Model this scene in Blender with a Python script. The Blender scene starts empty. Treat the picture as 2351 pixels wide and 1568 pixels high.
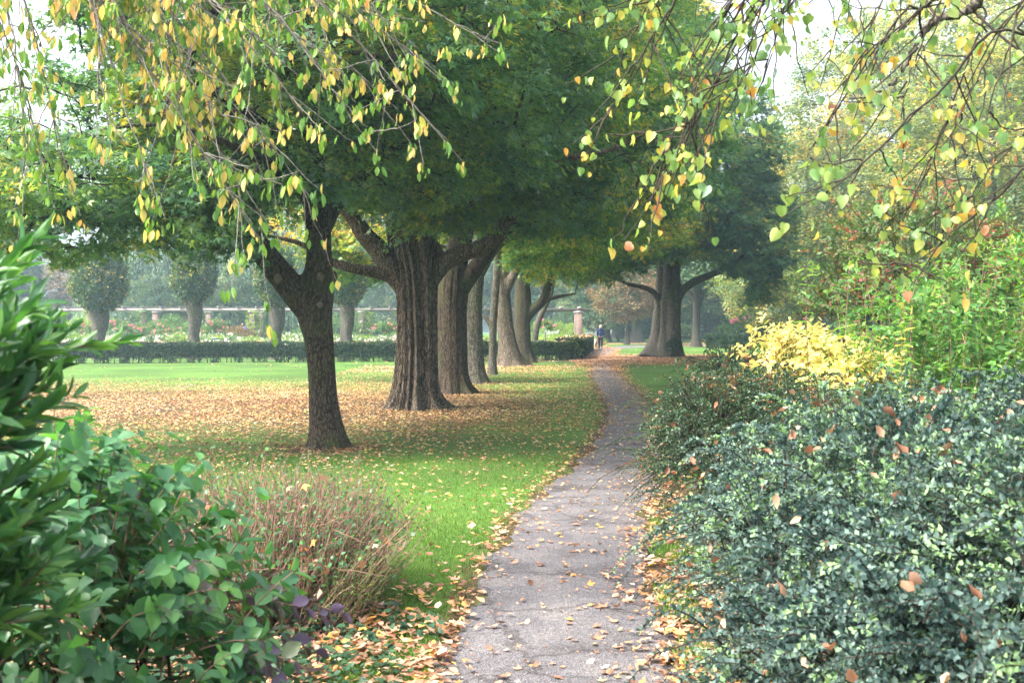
import bpy, math, random
import numpy as np
from mathutils import Vector

R = math.radians
SC = bpy.context.scene
COL = SC.collection
rng = np.random.default_rng(11)
random.seed(11)

# ------------------------------------------------------------------ camera
F = 2612.0            # focal length in pixels of a 2351 px wide picture (40 mm lens)
EYE = 1.6
cam_d = bpy.data.cameras.new("camera")
cam_d.lens = 40.0
cam_d.sensor_width = 36.0
cam_d.clip_end = 2000.0
cam_d.clip_start = 0.05
cam_d.dof.use_dof = True
cam_d.dof.focus_distance = 20.0
cam_d.dof.aperture_fstop = 7.1
cam = bpy.data.objects.new("camera", cam_d)
COL.objects.link(cam)
cam.location = (0, 0, EYE)
cam.rotation_euler = (R(90.0 - 0.745), 0, 0)
SC.camera = cam

# ------------------------------------------------------------------ light
SUN_EL, SUN_AZ = 50.0, -112.0      # azimuth from +Y towards +X: the sun stands ahead and to the left
SC.world = bpy.data.worlds.new("World")
SC.world.use_nodes = True
nt = SC.world.node_tree
nt.nodes.clear()
sky = nt.nodes.new("ShaderNodeTexSky")
sky.sky_type = 'NISHITA'
sky.sun_disc = False
sky.sun_elevation = R(SUN_EL)
sky.sun_rotation = R(SUN_AZ)
sky.air_density = 1.0
sky.dust_density = 7.0
sky.ozone_density = 0.6
hs = nt.nodes.new("ShaderNodeHueSaturation")      # thin high overcast: the blue is milked out
hs.inputs['Saturation'].default_value = 0.42
bg = nt.nodes.new("ShaderNodeBackground")
bg.inputs['Strength'].default_value = 0.15
wo = nt.nodes.new("ShaderNodeOutputWorld")
nt.links.new(sky.outputs[0], hs.inputs['Color'])
nt.links.new(hs.outputs[0], bg.inputs['Color'])
nt.links.new(bg.outputs[0], wo.inputs['Surface'])
sun_d = bpy.data.lights.new("sun", 'SUN')
sun_d.energy = 1.35
sun_d.angle = R(9)
sun_d.color = (1.0, 0.95, 0.86)
sun = bpy.data.objects.new("sun", sun_d)
COL.objects.link(sun)
sd = Vector((math.sin(R(SUN_AZ)) * math.cos(R(SUN_EL)), math.cos(R(SUN_AZ)) * math.cos(R(SUN_EL)), math.sin(R(SUN_EL))))
sun.rotation_euler = (-sd).to_track_quat('-Z', 'Y').to_euler()

SC.view_settings.view_transform = 'Standard'
SC.view_settings.look = 'None'
SC.view_settings.exposure = 2.35
SC.view_settings.gamma = 1.0
SC.cycles.max_bounces = 7
SC.cycles.diffuse_bounces = 4
SC.cycles.glossy_bounces = 2
SC.cycles.transmission_bounces = 4
SC.cycles.volume_bounces = 1
SC.cycles.transparent_max_bounces = 4
SC.cycles.sample_clamp_indirect = 6.0
SC.cycles.use_adaptive_sampling = True
SC.cycles.adaptive_threshold = 0.02
SC.cycles.use_denoising = True
SC.cycles.caustics_reflective = False
SC.cycles.caustics_refractive = False


# ------------------------------------------------------------------ helpers
def I(px, py, d):
    """a point of the place seen at px,py of the 2351 px picture, d metres ahead"""
    return np.array([(px - 1175.5) / F * d, d, EYE + (750 - py) / F * d])


def nrm(v):
    return v / np.maximum(np.linalg.norm(v, axis=-1, keepdims=True), 1e-9)


def build(name, parts, parent=None, smooth=False):
    """parts: list of (V, Fa, material, rnd per face or None). One mesh object."""
    parts = [p for p in parts if p is not None and len(p[0])]
    me = bpy.data.meshes.new(name)
    V = np.concatenate([p[0] for p in parts]).astype(np.float32)
    mats = []
    loops, totals, midx, rn = [], [], [], []
    off = 0
    for v, fs, m, r in parts:
        if m not in mats:
            mats.append(m)
        fl = fs if isinstance(fs, list) else [fs]
        for k, f in enumerate(fl):
            loops.append((f + off).ravel())
            totals.append(np.full(len(f), f.shape[1]))
            midx.append(np.full(len(f), mats.index(m)))
            if r is None:
                rn.append(np.full(len(f), 0.5))
            else:
                rn.append(r if not isinstance(r, list) else r[k])
        off += len(v)
    loops = np.concatenate(loops).astype(np.int32)
    totals = np.concatenate(totals).astype(np.int32)
    me.vertices.add(len(V))
    me.vertices.foreach_set('co', V.ravel())
    me.loops.add(len(loops))
    me.loops.foreach_set('vertex_index', loops)
    me.polygons.add(len(totals))
    st = np.concatenate([[0], np.cumsum(totals)[:-1]]).astype(np.int32)
    me.polygons.foreach_set('loop_start', st)
    me.polygons.foreach_set('loop_total', totals)
    me.polygons.foreach_set('material_index', np.concatenate(midx).astype(np.int32))
    if smooth:
        me.polygons.foreach_set('use_smooth', np.ones(len(totals), dtype=bool))
    a = me.attributes.new('rnd', 'FLOAT', 'FACE')
    a.data.foreach_set('value', np.concatenate(rn).astype(np.float32))
    for m in mats:
        me.materials.append(m)
    me.update(calc_edges=True)
    o = bpy.data.objects.new(name, me)
    COL.objects.link(o)
    o.parent = parent
    return o


def tag(o, label, cat, group=None, kind=None):
    if label: o['label'] = label
    if cat: o['category'] = cat
    if group: o['group'] = group
    if kind: o['kind'] = kind
    return o


def thing(name, label, cat, group=None, loc=(0, 0, 0), rz=0):
    o = bpy.data.objects.new(name, None)
    o.empty_display_size = 0.2
    COL.objects.link(o)
    o.location = loc
    o.rotation_euler = (0, 0, rz)
    return tag(o, label, cat, group)


def children_of(o):
    return [c for c in COL.objects if c.parent == o]


def dup(o, loc, rz=0.0, sc=(1, 1, 1), label=None):
    c = o.copy()
    COL.objects.link(c)
    c.location = loc
    c.rotation_euler = (0, 0, rz)
    c.scale = sc
    if label: c['label'] = label
    for k in children_of(o):
        kc = k.copy()
        COL.objects.link(kc)
        kc.parent = c
        for g in children_of(k):
            gc = g.copy()
            COL.objects.link(gc)
            gc.parent = kc
    return c


def box(x0, x1, y0, y1, z0, z1):
    v = np.array([[x, y, z] for z in (z0, z1) for y in (y0, y1) for x in (x0, x1)], float)
    f = np.array([[0, 2, 3, 1], [4, 5, 7, 6], [0, 1, 5, 4], [2, 6, 7, 3], [0, 4, 6, 2], [1, 3, 7, 5]])
    return v, f


def merge(lst):
    V, Fs, off = [], [], 0
    for v, f in lst:
        V.append(v); Fs.append(f + off); off += len(v)
    return np.concatenate(V), np.concatenate(Fs)


def tubes(P, r, sides=5):
    """P (m,n,3) polylines, r (m,n) radii -> verts, quads"""
    m, n, _ = P.shape
    T = np.gradient(P, axis=1)
    T = nrm(T)
    mean = np.abs(nrm(P[:, -1] - P[:, 0]))
    ref = np.zeros((m, 3))
    ref[np.arange(m), np.argmin(mean, axis=1)] = 1
    ref = np.broadcast_to(ref[:, None], P.shape)
    A = nrm(np.cross(T, ref))
    B = np.cross(T, A)
    th = np.arange(sides) / sides * 2 * np.pi
    V = P[:, :, None] + r[:, :, None, None] * (np.cos(th)[:, None] * A[:, :, None] + np.sin(th)[:, None] * B[:, :, None])
    V = V.reshape(-1, 3)
    i = np.arange(m)[:, None, None] * n * sides + np.arange(n - 1)[None, :, None] * sides
    j = np.arange(sides)[None, None, :]
    j2 = (j + 1) % sides
    Q = np.stack([i + j, i + j2, i + sides + j2, i + sides + j], -1).reshape(-1, 4)
    return V, Q


def spline(pts, n):
    """Catmull-Rom through pts (k,d) -> (n,d)"""
    p = np.array(pts, float)
    p = np.vstack([2 * p[0] - p[1], p, 2 * p[-1] - p[-2]])
    k = len(p) - 3
    t = np.linspace(0, k - 1e-6, n)
    i = t.astype(int)
    u = (t - i)[:, None]
    a, b, c, d = p[i], p[i + 1], p[i + 2], p[i + 3]
    return 0.5 * ((2 * b) + (-a + c) * u + (2 * a - 5 * b + 4 * c - d) * u ** 2 + (-a + 3 * b - 3 * c + d) * u ** 3)


# leaf templates: x across, y along (base at 0, tip at 1), z off the blade
T_DIA = (np.array([[0, 0, 0], [.32, .5, .06], [0, 1, -.05], [-.32, .5, .06]]), np.array([[0, 1, 2], [0, 2, 3]]))
T_MAPLE = (np.array([[0, 0, 0], [.16, .35, .04], [0, 1, -.08], [-.16, .35, .04], [.62, .62, -.06], [.3, .12, .02], [-.62, .62, -.06], [-.3, .12, .02]]),
           np.array([[0, 1, 2], [0, 2, 3], [0, 5, 4], [0, 4, 1], [0, 3, 6], [0, 6, 7]]))
T_OVAL = (np.array([[0, 0, 0], [.2, .25, .05], [.25, .55, .06], [.13, .82, .02], [0, 1, -.06], [-.13, .82, .02], [-.25, .55, .06], [-.2, .25, .05], [0, .5, 0]]),
          np.array([[0, 1, 8], [1, 2, 8], [2, 3, 8], [3, 4, 8], [4, 5, 8], [5, 6, 8], [6, 7, 8], [7, 0, 8]]))
def _narrow(t, k):
    v = t[0].copy(); v[:, 0] *= k
    return (v, t[1])
T_LANCE = _narrow(T_OVAL, .52)
T_CHERRY = _narrow(T_OVAL, .92)
T_DOG = _narrow(T_OVAL, 1.35)
T_HEART = (np.array([[0, .06, 0], [.2, -.02, .04], [.42, .15, .09], [.42, .45, .1], [.22, .8, .03], [0, 1.05, -.1], [-.22, .8, .03], [-.42, .45, .1], [-.42, .15, .09], [-.2, -.02, .04], [0, .5, 0]]),
           np.array([[0, 1, 10], [1, 2, 10], [2, 3, 10], [3, 4, 10], [4, 5, 10], [5, 6, 10], [6, 7, 10], [7, 8, 10], [8, 9, 10], [9, 0, 10]]))
T_CURL = (np.array([[0, 0, .02], [.26, .3, .16], [.22, .72, .12], [0, 1, .2], [-.28, .62, .2], [-.24, .25, .05], [.02, .5, .0]]),
          np.array([[0, 1, 6], [1, 2, 6], [2, 3, 6], [3, 4, 6], [4, 5, 6], [5, 0, 6]]))
T_CURLM = (np.array([[0, 0, .03], [.2, .2, .02], [.6, .5, .22], [.2, .5, .05], [.05, 1, .25], [-.18, .55, .03], [-.55, .62, .2], [-.22, .2, .05]]),
           np.array([[0, 1, 3], [1, 2, 3], [0, 3, 5], [3, 4, 5], [0, 5, 7], [7, 5, 6]]))
T_BLADE = (np.array([[-.03, 0, 0], [.03, 0, 0], [.02, .6, .05], [0, 1, .16], [-.02, .6, .05]]), np.array([[0, 1, 2], [0, 2, 4], [4, 2, 3]]))


def leaves(T, pos, d, n, size, rnd=None, mat=None):
    t, f = T
    y = nrm(d)
    z = n - (n * y).sum(-1, keepdims=True) * y
    z = nrm(z + 1e-6)
    x = np.cross(y, z)
    N = len(pos)
    s = np.broadcast_to(np.asarray(size, float), (N,))[:, None, None]
    V = pos[:, None] + s * (t[None, :, 0:1] * x[:, None] + t[None, :, 1:2] * y[:, None] + t[None, :, 2:3] * z[:, None])
    Fa = (f[None] + (np.arange(N) * len(t))[:, None, None]).reshape(-1, 3)
    if rnd is None:
        rnd = rng.random(N)
    return V.reshape(-1, 3), Fa, mat, np.repeat(rnd, len(f))


def rdir(n):
    return nrm(rng.normal(size=(n, 3)))


# ------------------------------------------------------------------ materials
def nmat(name):
    m = bpy.data.materials.new(name)
    m.use_nodes = True
    n = m.node_tree
    n.nodes.clear()
    return m, n.nodes, n.links


def ramp(nd, stops, interp='LINEAR'):
    r = nd.new('ShaderNodeValToRGB')
    r.color_ramp.interpolation = interp
    e = r.color_ramp.elements
    while len(e) < len(stops):
        e.new(0.5)
    for k, (p, c) in enumerate(stops):
        e[k].position = p
        e[k].color = (*c, 1)
    return r


def leafmat(name, stops, trans=0.4, rough=0.45, spec=0.35, nscale=0.5, namt=0.35, tboost=(1.5, 1.45, 0.6)):
    m, nd, lk = nmat(name)
    out = nd.new('ShaderNodeOutputMaterial')
    at = nd.new('ShaderNodeAttribute'); at.attribute_name = 'rnd'
    tc = nd.new('ShaderNodeTexCoord')
    no = nd.new('ShaderNodeTexNoise'); no.inputs['Scale'].default_value = nscale; no.inputs['Detail'].default_value = 2
    lk.new(tc.outputs['Object'], no.inputs['Vector'])
    mr = nd.new('ShaderNodeMapRange')
    mr.inputs['From Min'].default_value = .3; mr.inputs['From Max'].default_value = .7
    mr.inputs['To Min'].default_value = -namt; mr.inputs['To Max'].default_value = namt
    lk.new(no.outputs['Fac'], mr.inputs['Value'])
    ad = nd.new('ShaderNodeMath'); ad.operation = 'ADD'; ad.use_clamp = True
    lk.new(at.outputs['Fac'], ad.inputs[0]); lk.new(mr.outputs[0], ad.inputs[1])
    rp = ramp(nd, stops)
    lk.new(ad.outputs[0], rp.inputs[0])
    pb = nd.new('ShaderNodeBsdfPrincipled')
    pb.inputs['Roughness'].default_value = rough
    pb.inputs['Specular IOR Level'].default_value = spec
    lk.new(rp.outputs[0], pb.inputs['Base Color'])
    if trans > 0:
        tr = nd.new('ShaderNodeBsdfTranslucent')
        mu = nd.new('ShaderNodeMix'); mu.data_type = 'RGBA'; mu.blend_type = 'MULTIPLY'; mu.inputs[0].default_value = 1
        lk.new(rp.outputs[0], mu.inputs[6]); mu.inputs[7].default_value = (*tboost, 1)
        lk.new(mu.outputs[2], tr.inputs['Color'])
        mx = nd.new('ShaderNodeMixShader'); mx.inputs[0].default_value = trans
        lk.new(pb.outputs[0], mx.inputs[1]); lk.new(tr.outputs[0], mx.inputs[2])
        lk.new(mx.outputs[0], out.inputs[0])
    else:
        lk.new(pb.outputs[0], out.inputs[0])
    return m


def solid(name, c, rough=0.7, spec=0.3, c2=None, scale=8.0, bump=0.0, stretch=(1, 1, 1)):
    m, nd, lk = nmat(name)
    out = nd.new('ShaderNodeOutputMaterial')
    pb = nd.new('ShaderNodeBsdfPrincipled')
    pb.inputs['Roughness'].default_value = rough
    pb.inputs['Specular IOR Level'].default_value = spec
    lk.new(pb.outputs[0], out.inputs[0])
    tc = nd.new('ShaderNodeTexCoord')
    mp = nd.new('ShaderNodeMapping'); mp.inputs['Scale'].default_value = stretch
    lk.new(tc.outputs['Object'], mp.inputs['Vector'])
    no = nd.new('ShaderNodeTexNoise'); no.inputs['Scale'].default_value = scale; no.inputs['Detail'].default_value = 6
    lk.new(mp.outputs[0], no.inputs['Vector'])
    c2 = c2 or tuple(x * 0.75 for x in c)
    rp = ramp(nd, [(.3, c2), (.7, c)])
    lk.new(no.outputs['Fac'], rp.inputs[0]); lk.new(rp.outputs[0], pb.inputs['Base Color'])
    if bump:
        b = nd.new('ShaderNodeBump'); b.inputs['Strength'].default_value = 1; b.inputs['Distance'].default_value = bump
        lk.new(no.outputs['Fac'], b.inputs['Height']); lk.new(b.outputs[0], pb.inputs['Normal'])
    return m


def barkmat(name, dark, light, moss=(0.05, 0.07, 0.015), mossamt=0.3, scale=9.0, zs=0.16, bump=0.03):
    m, nd, lk = nmat(name)
    out = nd.new('ShaderNodeOutputMaterial')
    pb = nd.new('ShaderNodeBsdfPrincipled'); pb.inputs['Roughness'].default_value = .9; pb.inputs['Specular IOR Level'].default_value = .15
    lk.new(pb.outputs[0], out.inputs[0])
    tc = nd.new('ShaderNodeTexCoord')
    mp = nd.new('ShaderNodeMapping'); mp.inputs['Scale'].default_value = (1, 1, zs)
    lk.new(tc.outputs['Object'], mp.inputs['Vector'])
    n1 = nd.new('ShaderNodeTexNoise'); n1.inputs['Scale'].default_value = scale * 2.2; n1.inputs['Detail'].default_value = 8; n1.inputs['Roughness'].default_value = .65
    n1.inputs['Distortion'].default_value = .6
    lk.new(mp.outputs[0], n1.inputs['Vector'])
    v1 = nd.new('ShaderNodeTexVoronoi'); v1.feature = 'DISTANCE_TO_EDGE'; v1.inputs['Scale'].default_value = scale * 1.6
    mpv = nd.new('ShaderNodeVectorMath'); mpv.operation = 'ADD'
    lk.new(mp.outputs[0], mpv.inputs[0])
    n2 = nd.new('ShaderNodeTexNoise'); n2.inputs['Scale'].default_value = 6
    lk.new(tc.outputs['Object'], n2.inputs['Vector'])
    sc = nd.new('ShaderNodeVectorMath'); sc.operation = 'SCALE'; sc.inputs['Scale'].default_value = .12
    lk.new(n2.outputs['Color'], sc.inputs[0]); lk.new(sc.outputs[0], mpv.inputs[1]); lk.new(mpv.outputs[0], v1.inputs['Vector'])
    mr = nd.new('ShaderNodeMapRange'); mr.inputs['From Max'].default_value = .22
    lk.new(v1.outputs['Distance'], mr.inputs['Value'])
    mm = nd.new('ShaderNodeMath'); mm.operation = 'MULTIPLY'
    lk.new(n1.outputs['Fac'], mm.inputs[0]); lk.new(mr.outputs[0], mm.inputs[1])
    rp = ramp(nd, [(.05, dark), (.55, light)])
    lk.new(mm.outputs[0], rp.inputs[0])
    n3 = nd.new('ShaderNodeTexNoise'); n3.inputs['Scale'].default_value = 2.2; n3.inputs['Detail'].default_value = 5
    lk.new(tc.outputs['Object'], n3.inputs['Vector'])
    r3 = ramp(nd, [(.5, (0, 0, 0)), (.68, (mossamt,) * 3)])
    lk.new(n3.outputs['Fac'], r3.inputs[0])
    mx = nd.new('ShaderNodeMix'); mx.data_type = 'RGBA'
    lk.new(r3.outputs[0], mx.inputs[0]); lk.new(rp.outputs[0], mx.inputs[6]); mx.inputs[7].default_value = (*moss, 1)
    lk.new(mx.outputs[2], pb.inputs['Base Color'])
    b = nd.new('ShaderNodeBump'); b.inputs['Distance'].default_value = bump
    lk.new(mm.outputs[0], b.inputs['Height']); lk.new(b.outputs[0], pb.inputs['Normal'])
    return m


BARK1 = barkmat('dark_maple_bark', (.016, .012, .009), (.095, .072, .048), mossamt=.5, scale=17, zs=.22, bump=.02)
BARK2 = barkmat('furrowed_brown_bark', (.035, .027, .02), (.20, .155, .115), mossamt=.2, scale=15, zs=.09, bump=.03)
BARK3 = barkmat('grey_bark', (.04, .035, .028), (.17, .15, .12), mossamt=.5, scale=15, zs=.2)
BARKF = solid('far_bark', (.09, .075, .06), .9, .1, (.04, .035, .03), 3, 0.02, (1, 1, .2))
TWIG = solid('twig_bark', (.05, .04, .03), .85, .2, (.025, .02, .016), 20)
TWIGG = solid('lichen_twig', (.26, .24, .21), .85, .2, (.07, .06, .05), 40)
CUT = solid('cut_wood', (.17, .125, .09), .85, .2, (.08, .06, .045), 22)
G = lambda *a: a
MAPLE = leafmat('maple_leaf', [(0, (.06, .15, .095)), (.4, (.095, .205, .10)), (.78, (.16, .27, .07)), (.95, (.25, .32, .06)), (1, (.42, .36, .07))], .5, .38, .5, .45, .38)  # clumped noise paints sunlit yellow-green clusters into the leaf colour
MAPLEY = leafmat('maple_leaf_turning_sunlit', [(0, (.07, .17, .07)), (.35, (.13, .25, .06)), (.68, (.29, .37, .065)), (.92, (.52, .45, .08)), (1, (.55, .34, .06))], .5, .42, .35, .3, .35)  # turning yellow leaves, with the look of sunlit foliage worked into the colour
MAPLED = leafmat('dark_maple_leaf', [(0, (.055, .15, .095)), (.5, (.09, .205, .10)), (.85, (.15, .26, .075)), (.96, (.18, .26, .05)), (1, (.45, .36, .08))], .46, .4, .4, .3, .2)
LINDENF = leafmat('pale_linden_leaf', [(0, (.09, .15, .08)), (.45, (.16, .225, .10)), (.75, (.29, .32, .13)), (.9, (.52, .43, .15)), (1, (.55, .36, .13))], .45, .5, .3, .25, .25)
FARG = leafmat('far_green_leaf', [(0, (.03, .07, .035)), (.6, (.06, .12, .045)), (.92, (.12, .17, .05)), (1, (.3, .22, .06))], .35, .5, .3, .2, .25)
FARO = leafmat('far_rusty_leaf', [(0, (.08, .09, .03)), (.5, (.2, .13, .06)), (1, (.32, .17, .08))], .35, .5, .3, .2, .3)
WILLOW = leafmat('willow_leaf', [(0, (.12, .22, .15)), (.6, (.2, .31, .2)), (1, (.32, .4, .24))], .4, .5, .3, .3, .2)
HORNB = leafmat('hornbeam_leaf', [(0, (.03, .08, .04)), (.6, (.06, .13, .05)), (.9, (.16, .2, .05)), (1, (.4, .3, .08))], .35, .4, .45, .8, .25)
YEW = leafmat('hedge_leaf', [(0, (.012, .035, .014)), (.7, (.028, .065, .024)), (1, (.07, .12, .03))], .2, .45, .35, 1.5, .2)
CHERRY = leafmat('cherry_leaf', [(0, (.05, .14, .04)), (.3, (.12, .27, .05)), (.58, (.2, .35, .06)), (.66, (.62, .5, .16)), (.92, (.72, .54, .2)), (1, (.72, .36, .14))], .5, .38, .4, .8, .12, (1.25, 1.2, .7))
LINDEN = leafmat('linden_leaf', [(0, (.08, .17, .09)), (.4, (.17, .31, .10)), (.7, (.34, .42, .10)), (.86, (.62, .46, .12)), (.95, (.58, .27, .08)), (1, (.34, .16, .08))], .5, .38, .45, 1.2, .2, (1.3, 1.25, .6))
BLUEC = leafmat('blue_green_leaf', [(0, (.02, .048, .043)), (.45, (.055, .10, .09)), (.75, (.15, .22, .19)), (.92, (.22, .36, .19)), (1, (.28, .44, .2))], .22, .55, .22, 2.6, .42, (1.2, 1.4, .7))
DARKC = leafmat('small_dark_leaf', [(0, (.02, .055, .03)), (.6, (.045, .095, .045)), (.93, (.09, .17, .05)), (1, (.35, .1, .04))], .2, .33, .5, 1.6, .25, (1.2, 1.4, .6))
YELB = leafmat('yellow_leaf', [(0, (.30, .38, .10)), (.4, (.66, .60, .20)), (.88, (.72, .60, .22)), (1, (.78, .42, .18))], .45, .45, .35, 1.5, .15, (1.05, 1.05, .85))
GREENB = leafmat('fresh_shrub_leaf', [(0, (.06, .17, .05)), (.5, (.14, .31, .06)), (.78, (.25, .42, .08)), (.9, (.65, .56, .15)), (1, (.74, .6, .2))], .45, .42, .4, .8, .3, (1.3, 1.25, .6))
REDB = leafmat('reddish_shrub_leaf', [(0, (.07, .16, .05)), (.55, (.12, .20, .06)), (.82, (.22, .13, .06)), (1, (.36, .09, .07))], .45, .42, .4, 1.0, .3, (1.3, 1.1, .6))
LAUREL = leafmat('narrow_glossy_leaf', [(0, (.035, .105, .055)), (.5, (.07, .19, .065)), (1, (.16, .31, .08))], .35, .3, .5, 2.0, .1, (1.3, 1.5, .5))
DOGW = leafmat('dogwood_leaf', [(0, (.04, .12, .06)), (.55, (.07, .19, .08)), (.95, (.13, .29, .08)), (1, (.12, .1, .1))], .38, .36, .45, 1.3, .22, (1.3, 1.5, .5))
PURP = leafmat('purple_dogwood_leaf', [(0, (.09, .13, .05)), (.3, (.12, .09, .13)), (1, (.09, .06, .12))], .3, .36, .45, 1.3, .1, (1.2, 1.2, .8))
IVY = leafmat('ivy_leaf', [(0, (.015, .05, .025)), (1, (.04, .09, .04))], .15, .5, .25)
BROWNST = solid('brown_stem', (.34, .21, .15), .8, .25, (.13, .075, .055), 9)
LITTER = leafmat('dry_leaf', [(0, (.17, .08, .045)), (.3, (.36, .18, .11)), (.6, (.52, .32, .22)), (.82, (.55, .22, .07)), (.93, (.62, .42, .1)), (1, (.68, .55, .42))], .2, .6, .25, 1.5, .12, (1.1, 1.0, .8))
LITTERO = leafmat('orange_fallen_leaf', [(0, (.18, .095, .055)), (.4, (.37, .18, .085)), (.65, (.44, .28, .15)), (.85, (.55, .42, .12)), (1, (.52, .42, .30))], .2, .6, .25, .3, .25, (1.1, 1.0, .8))
GRASSB = leafmat('grass_blade', [(0, (.06, .14, .02)), (.6, (.11, .24, .03)), (1, (.26, .33, .09))], .4, .5, .3, .5, .2, (1.3, 1.3, .6))
print('helpers ready')

# ------------------------------------------------------------------ the ground
def path_edges():
    # (distance, left edge x, right edge x)
    return np.array([(0.5, -.62, .55), (3, -.5, .6), (5.1, -.34, .72), (6.4, -.26, .80), (8.3, -.08, .97), (10.4, .2, 1.24), (12, .52, 1.52), (14, .9, 1.85), (16.7, 1.3, 2.2),
                     (21, 1.78, 2.65), (27, 2.15, 3.02), (35, 2.5, 3.4), (42, 2.95, 3.85), (50, 3.5, 4.4), (60, 4.1, 5.2), (72, 4.9, 6.4), (80, 5.2, 7.4)])
PE = path_edges()
pe = spline(PE, 160)


def path_lr(y):
    return np.interp(y, pe[:, 0], pe[:, 1]), np.interp(y, pe[:, 0], pe[:, 2])


def ground_material():
    m, nd, lk = nmat('lawn')
    out = nd.new('ShaderNodeOutputMaterial')
    pb = nd.new('ShaderNodeBsdfPrincipled'); pb.inputs['Roughness'].default_value = .9; pb.inputs['Specular IOR Level'].default_value = .1
    lk.new(pb.outputs[0], out.inputs[0])
    tc = nd.new('ShaderNodeTexCoord')
    n1 = nd.new('ShaderNodeTexNoise'); n1.inputs['Scale'].default_value = .35; n1.inputs['Detail'].default_value = 4
    n2 = nd.new('ShaderNodeTexNoise'); n2.inputs['Scale'].default_value = 45; n2.inputs['Detail'].default_value = 5
    for n in (n1, n2): lk.new(tc.outputs['Object'], n.inputs['Vector'])
    r1 = ramp(nd, [(.38, (.055, .11, .025)), (.62, (.085, .175, .033))])
    lk.new(n1.outputs['Fac'], r1.inputs[0])
    r2 = ramp(nd, [(.3, (.55, .55, .5)), (.7, (1.25, 1.2, 1.1))])
    lk.new(n2.outputs['Fac'], r2.inputs[0])
    mu = nd.new('ShaderNodeMix'); mu.data_type = 'RGBA'; mu.blend_type = 'MULTIPLY'; mu.inputs[0].default_value = .8
    lk.new(r1.outputs[0], mu.inputs[6]); lk.new(r2.outputs[0], mu.inputs[7])
    # worn soil where the 'rnd' of the face says so
    at = nd.new('ShaderNodeAttribute'); at.attribute_name = 'soil'
    n3 = nd.new('ShaderNodeTexNoise'); n3.inputs['Scale'].default_value = 3; n3.inputs['Detail'].default_value = 6
    lk.new(tc.outputs['Object'], n3.inputs['Vector'])
    s = nd.new('ShaderNodeMath'); s.operation = 'ADD'; lk.new(at.outputs['Fac'], s.inputs[0])
    q = nd.new('ShaderNodeMath'); q.operation = 'SUBTRACT'; lk.new(n3.outputs['Fac'], q.inputs[0]); q.inputs[1].default_value = .5
    lk.new(q.outputs[0], s.inputs[1])
    r4 = ramp(nd, [(.35, (0, 0, 0)), (.75, (1, 1, 1))]); lk.new(s.outputs[0], r4.inputs[0])
    mx = nd.new('ShaderNodeMix'); mx.data_type = 'RGBA'
    lk.new(r4.outputs[0], mx.inputs[0]); lk.new(mu.outputs[2], mx.inputs[6]); mx.inputs[7].default_value = (.075, .052, .03, 1)
    lk.new(mx.outputs[2], pb.inputs['Base Color'])
    b = nd.new('ShaderNodeBump'); b.inputs['Distance'].default_value = .02
    lk.new(n2.outputs['Fac'], b.inputs['Height']); lk.new(b.outputs[0], pb.inputs['Normal'])
    return m


TREE_SPOTS = [(-2.44, 15.0, 1.0), (-1.85, 22.0, 1.6), (-1.4, 27, 1.5), (-1.0, 32, 1.0), (-.65, 38, .6), (-.2, 46.4, 1.5), (.5, 52, 1.2), (8.4, 60, 5.5), (15.3, 95, 3)]


def soil_at(x, y):
    s = np.zeros_like(x)
    for tx, ty, r in TREE_SPOTS:
        s = np.maximum(s, 1.15 - ((x - tx) ** 2 + (y - ty) ** 2) ** .5 / r)
    l, r_ = path_lr(y)
    s = np.maximum(s, np.where(x > r_ - .05, np.clip(1.5 - (x - r_) * .3, 0, 1), 0) * np.clip((13.5 - y + .8 * np.sin(x * 2.1)) / 2.5, 0, 1))
    s = np.maximum(s, np.clip(.95 - np.abs(x - l) * 3.2, 0, 1))
    s = np.maximum(s, np.clip(.95 - np.abs(x - r_) * 3.2, 0, 1))
    s = np.maximum(s, .9 * np.clip((8.0 - y + .4 * np.sin(x * 3)) / 1.2, 0, 1) * np.clip((-.6 - x) / .4, 0, 1))
    s = np.maximum(s, .85 * np.exp(-((y - 23) / 8.) ** 2) * np.clip((3.0 - x) / 4, 0, 1))
    s = np.maximum(s, .8 * np.exp(-((y - 55) / 5.) ** 2) * (np.abs(x - 3) < 6))
    return np.clip(s, 0, 1)


def make_ground():
    xs = np.unique(np.concatenate([np.linspace(-310, -30, 15), np.linspace(-30, 30, 241), np.linspace(30, 310, 15)]))
    ys = np.unique(np.concatenate([np.linspace(-40, 0, 6), np.linspace(0, 100, 401), np.linspace(100, 310, 20)]))
    X, Y = np.meshgrid(xs, ys)
    V = np.stack([X.ravel(), Y.ravel(), np.zeros(X.size)], 1)
    nx = len(xs)
    i = (np.arange(len(ys) - 1)[:, None] * nx + np.arange(nx - 1)[None]).ravel()
    Q = np.stack([i, i + 1, i + nx + 1, i + nx], 1)
    o = build('ground', [(V, Q, ground_material(), None)])
    a = o.data.attributes.new('soil', 'FLOAT', 'POINT')
    a.data.foreach_set('value', soil_at(V[:, 0], V[:, 1]).astype(np.float32))
    tag(o, 'green park lawn with worn patches round the trees', None, None, 'structure')


make_ground()


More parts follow.
